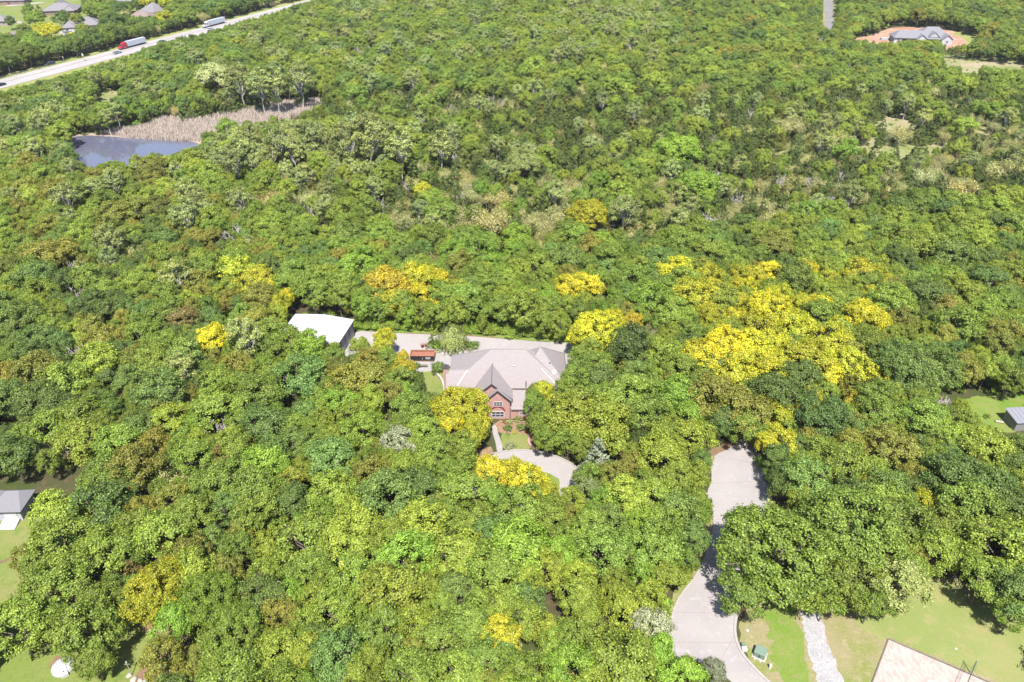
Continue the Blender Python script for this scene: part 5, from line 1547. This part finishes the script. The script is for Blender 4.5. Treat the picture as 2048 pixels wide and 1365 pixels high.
def mass(name, label, cat, items, kinds):
    c_, index = source_collection(kinds, name + '_source')
    me = bpy.data.meshes.new(name)
    me.from_pydata([(t['x'], t['y'], t['z']) for t in items], [], [])
    def attr(nm, ty, vals, key='vector'):
        a = me.attributes.new(nm, ty, 'POINT'); a.data.foreach_set(key, np.array(vals, dtype=np.float32 if key != 'value' else np.int32).ravel())
    attr('rot', 'FLOAT_VECTOR', [(0, 0, t['rot']) for t in items])
    attr('scl', 'FLOAT_VECTOR', [(t['sr'] * t['sx'], t['sr'] / t['sx'], t['sh']) for t in items])
    attr('idx', 'INT', [index[(t['kind'], t['var'])] for t in items], 'value')
    tt = [tint(t) for t in items]
    attr('leafcol', 'FLOAT_COLOR', [a + (1,) for a, b in tt], 'color')
    attr('tipcol', 'FLOAT_COLOR', [b + (1,) for a, b in tt], 'color')
    o = bpy.data.objects.new(name, me)
    col.objects.link(o)
    ng = bpy.data.node_groups.new(name + '_nodes', 'GeometryNodeTree')
    ng.interface.new_socket('Geometry', in_out='INPUT', socket_type='NodeSocketGeometry')
    ng.interface.new_socket('Geometry', in_out='OUTPUT', socket_type='NodeSocketGeometry')
    N, L = ng.nodes, ng.links
    gi, go_ = N.new('NodeGroupInput'), N.new('NodeGroupOutput')
    ip = N.new('GeometryNodeInstanceOnPoints')
    ci = N.new('GeometryNodeCollectionInfo')
    ci.inputs['Collection'].default_value = c_
    ci.inputs['Separate Children'].default_value = True
    ci.inputs['Reset Children'].default_value = True
    def na(nm, ty):
        q = N.new('GeometryNodeInputNamedAttribute'); q.data_type = ty; q.inputs['Name'].default_value = nm; return q
    m2p = N.new('GeometryNodeMeshToPoints')
    L.new(gi.outputs[0], m2p.inputs['Mesh'])
    L.new(m2p.outputs[0], ip.inputs['Points'])
    L.new(ci.outputs[0], ip.inputs['Instance'])
    ip.inputs['Pick Instance'].default_value = True
    L.new(na('idx', 'INT').outputs[0], ip.inputs['Instance Index'])
    L.new(na('rot', 'FLOAT_VECTOR').outputs[0], ip.inputs['Rotation'])
    L.new(na('scl', 'FLOAT_VECTOR').outputs[0], ip.inputs['Scale'])
    L.new(ip.outputs[0], go_.inputs[0])
    md = o.modifiers.new('scatter', 'NODES'); md.node_group = ng
    tag(o, label, cat, None, 'stuff')
    return o
rest = [t for t in TREES if not t.get('single', True)]
mass('woodland', 'dense mixed green woodland stretching back to the top of the frame', 'woodland', rest, ['round', 'big', 'tall', 'sparse', 'cedar', 'spruce', 'bare'])

under = []
def weed(x, y, r_, code, hk=None):
    var = rng.randrange(3); rr, hh = LIB['shrub'][var][:2]
    under.append(dict(x=x, y=y, z=0, kind='shrub', var=var, code=code, rot=rng.uniform(0, 6.28), sr=r_ / rr, sh=(hk or r_ * 1.2) / hh, sx=rng.uniform(.85, 1.15), t=(rng.gauss(0, .15), rng.gauss(0, .05))))
OPEN = [PLANS[n] for n in PLANS if n in ('driveway', 'rear_driveway', 'circle_drive', 'sand_court', 'pond', 'side_lawn', 'front_lawn', 'front_walk', 'building_site', 'country_lane', 'gravel_path', 'gravel_track', 'mown_grass', 'left_lawn', 'lower_lawn', 'green_strip', 'street', 'house_drive', 'village_lawn', 'reed_ground', 'island_bed', 'flower_bed', 'side_soil', 'left_soil', 'road_verge', 'worn_track', 'drive_head_soil', 'house_side_soil')] + NB[-3:]
for k in range(9000):
    y = 45 + 560 * rng.random() ** .9
    half = (y * CP + CAM_H * SP) * .683 + 20
    x = rng.uniform(-half, half)
    if any(in_poly(x, y, P) for P in OPEN): continue
    px, py, d = toimg(x, y, 1)
    r_ = rng.uniform(.5, 1.5)
    if any(x0 < px < x1 and y0 < py < y1 and in_poly(px, py, K) for K, (x0, x1, y0, y1) in zip(KEEP, KB)): r_ *= .4
    weed(x, y, r_, pick([('g', .35), ('k', .2), ('l', .2), ('o', .15), ('p', .1)]))
# bright thicket along the far edge of the rear drive
for k in range(420):
    t_ = rng.random()
    px = 715 + 430 * t_
    p = G(px, 659 + 21 * max(0, t_ - .3) / .7 - rng.random() ** 1.5 * 12)
    weed(p.x, p.y, rng.uniform(.5, 1.3), pick([('k', .4), ('l', .3), ('g', .3)]), rng.uniform(.8, 2.2))
mass('undergrowth', 'low green bushes and weeds on the floor of the wood', 'undergrowth', under, ['shrub'])

# dead reeds round the upper end of the pond
rg = np.random.default_rng(5)
RP = PLANS['reed_ground']
xs = [p.x for p in RP]; ys = [p.y for p in RP]
V, nb = [], 0
pts = []
while len(pts) < 26000:
    x, y = rng.uniform(min(xs), max(xs)), rng.uniform(min(ys), max(ys))
    if in_poly(x, y, RP): pts.append((x, y))
pts = np.array(pts); n = len(pts)
hgt = rg.uniform(.7, 1.9, n); a = rg.uniform(0, 6.28, n); wd = .09
lean = rg.normal(0, .3, (n, 2))
base = np.stack([pts[:, 0], pts[:, 1], np.zeros(n)], 1)
tip = base + np.stack([lean[:, 0], lean[:, 1], hgt], 1)
off = np.stack([np.cos(a), np.sin(a), np.zeros(n)], 1) * wd
v = np.stack([base - off, base + off, tip + off * .5, tip - off * .5], 1).reshape(-1, 3)
me = np_mesh('reeds', [(v, np.arange(n * 4).reshape(-1, 4), 'reed', None)])
o = bpy.data.objects.new('reeds', me); col.objects.link(o)
tag(o, 'dry tan reeds standing round the upper end of the pond', 'reeds', None, 'stuff')

# thin summer haze over the whole place
m = MB(); m.box(-1500, 1500, -150, 1500, -1.0, 99.0)
hz = m.build('haze', 'paint_white')
hm = bpy.data.materials.new('haze'); hm.use_nodes = True
hm.node_tree.nodes.clear()
ho = hm.node_tree.nodes.new('ShaderNodeOutputMaterial')
hv = hm.node_tree.nodes.new('ShaderNodeVolumePrincipled')
hv.inputs['Color'].default_value = (.80, .88, 1.0, 1)
hv.inputs['Density'].default_value = .00006
hv.inputs['Anisotropy'].default_value = .2
hm.node_tree.links.new(hv.outputs[0], ho.inputs['Volume'])
hz.data.materials[0] = hm
tag(hz, 'thin pale summer haze over the woodland', 'haze', None, 'stuff')

print('TREES', len(TREES), 'single', sum(1 for t in TREES if t.get('single')), 'rest', len(rest), 'under', len(under))
for nm, L_ in by.items(): print(nm, len(L_), sum(t['single'] for t in L_))
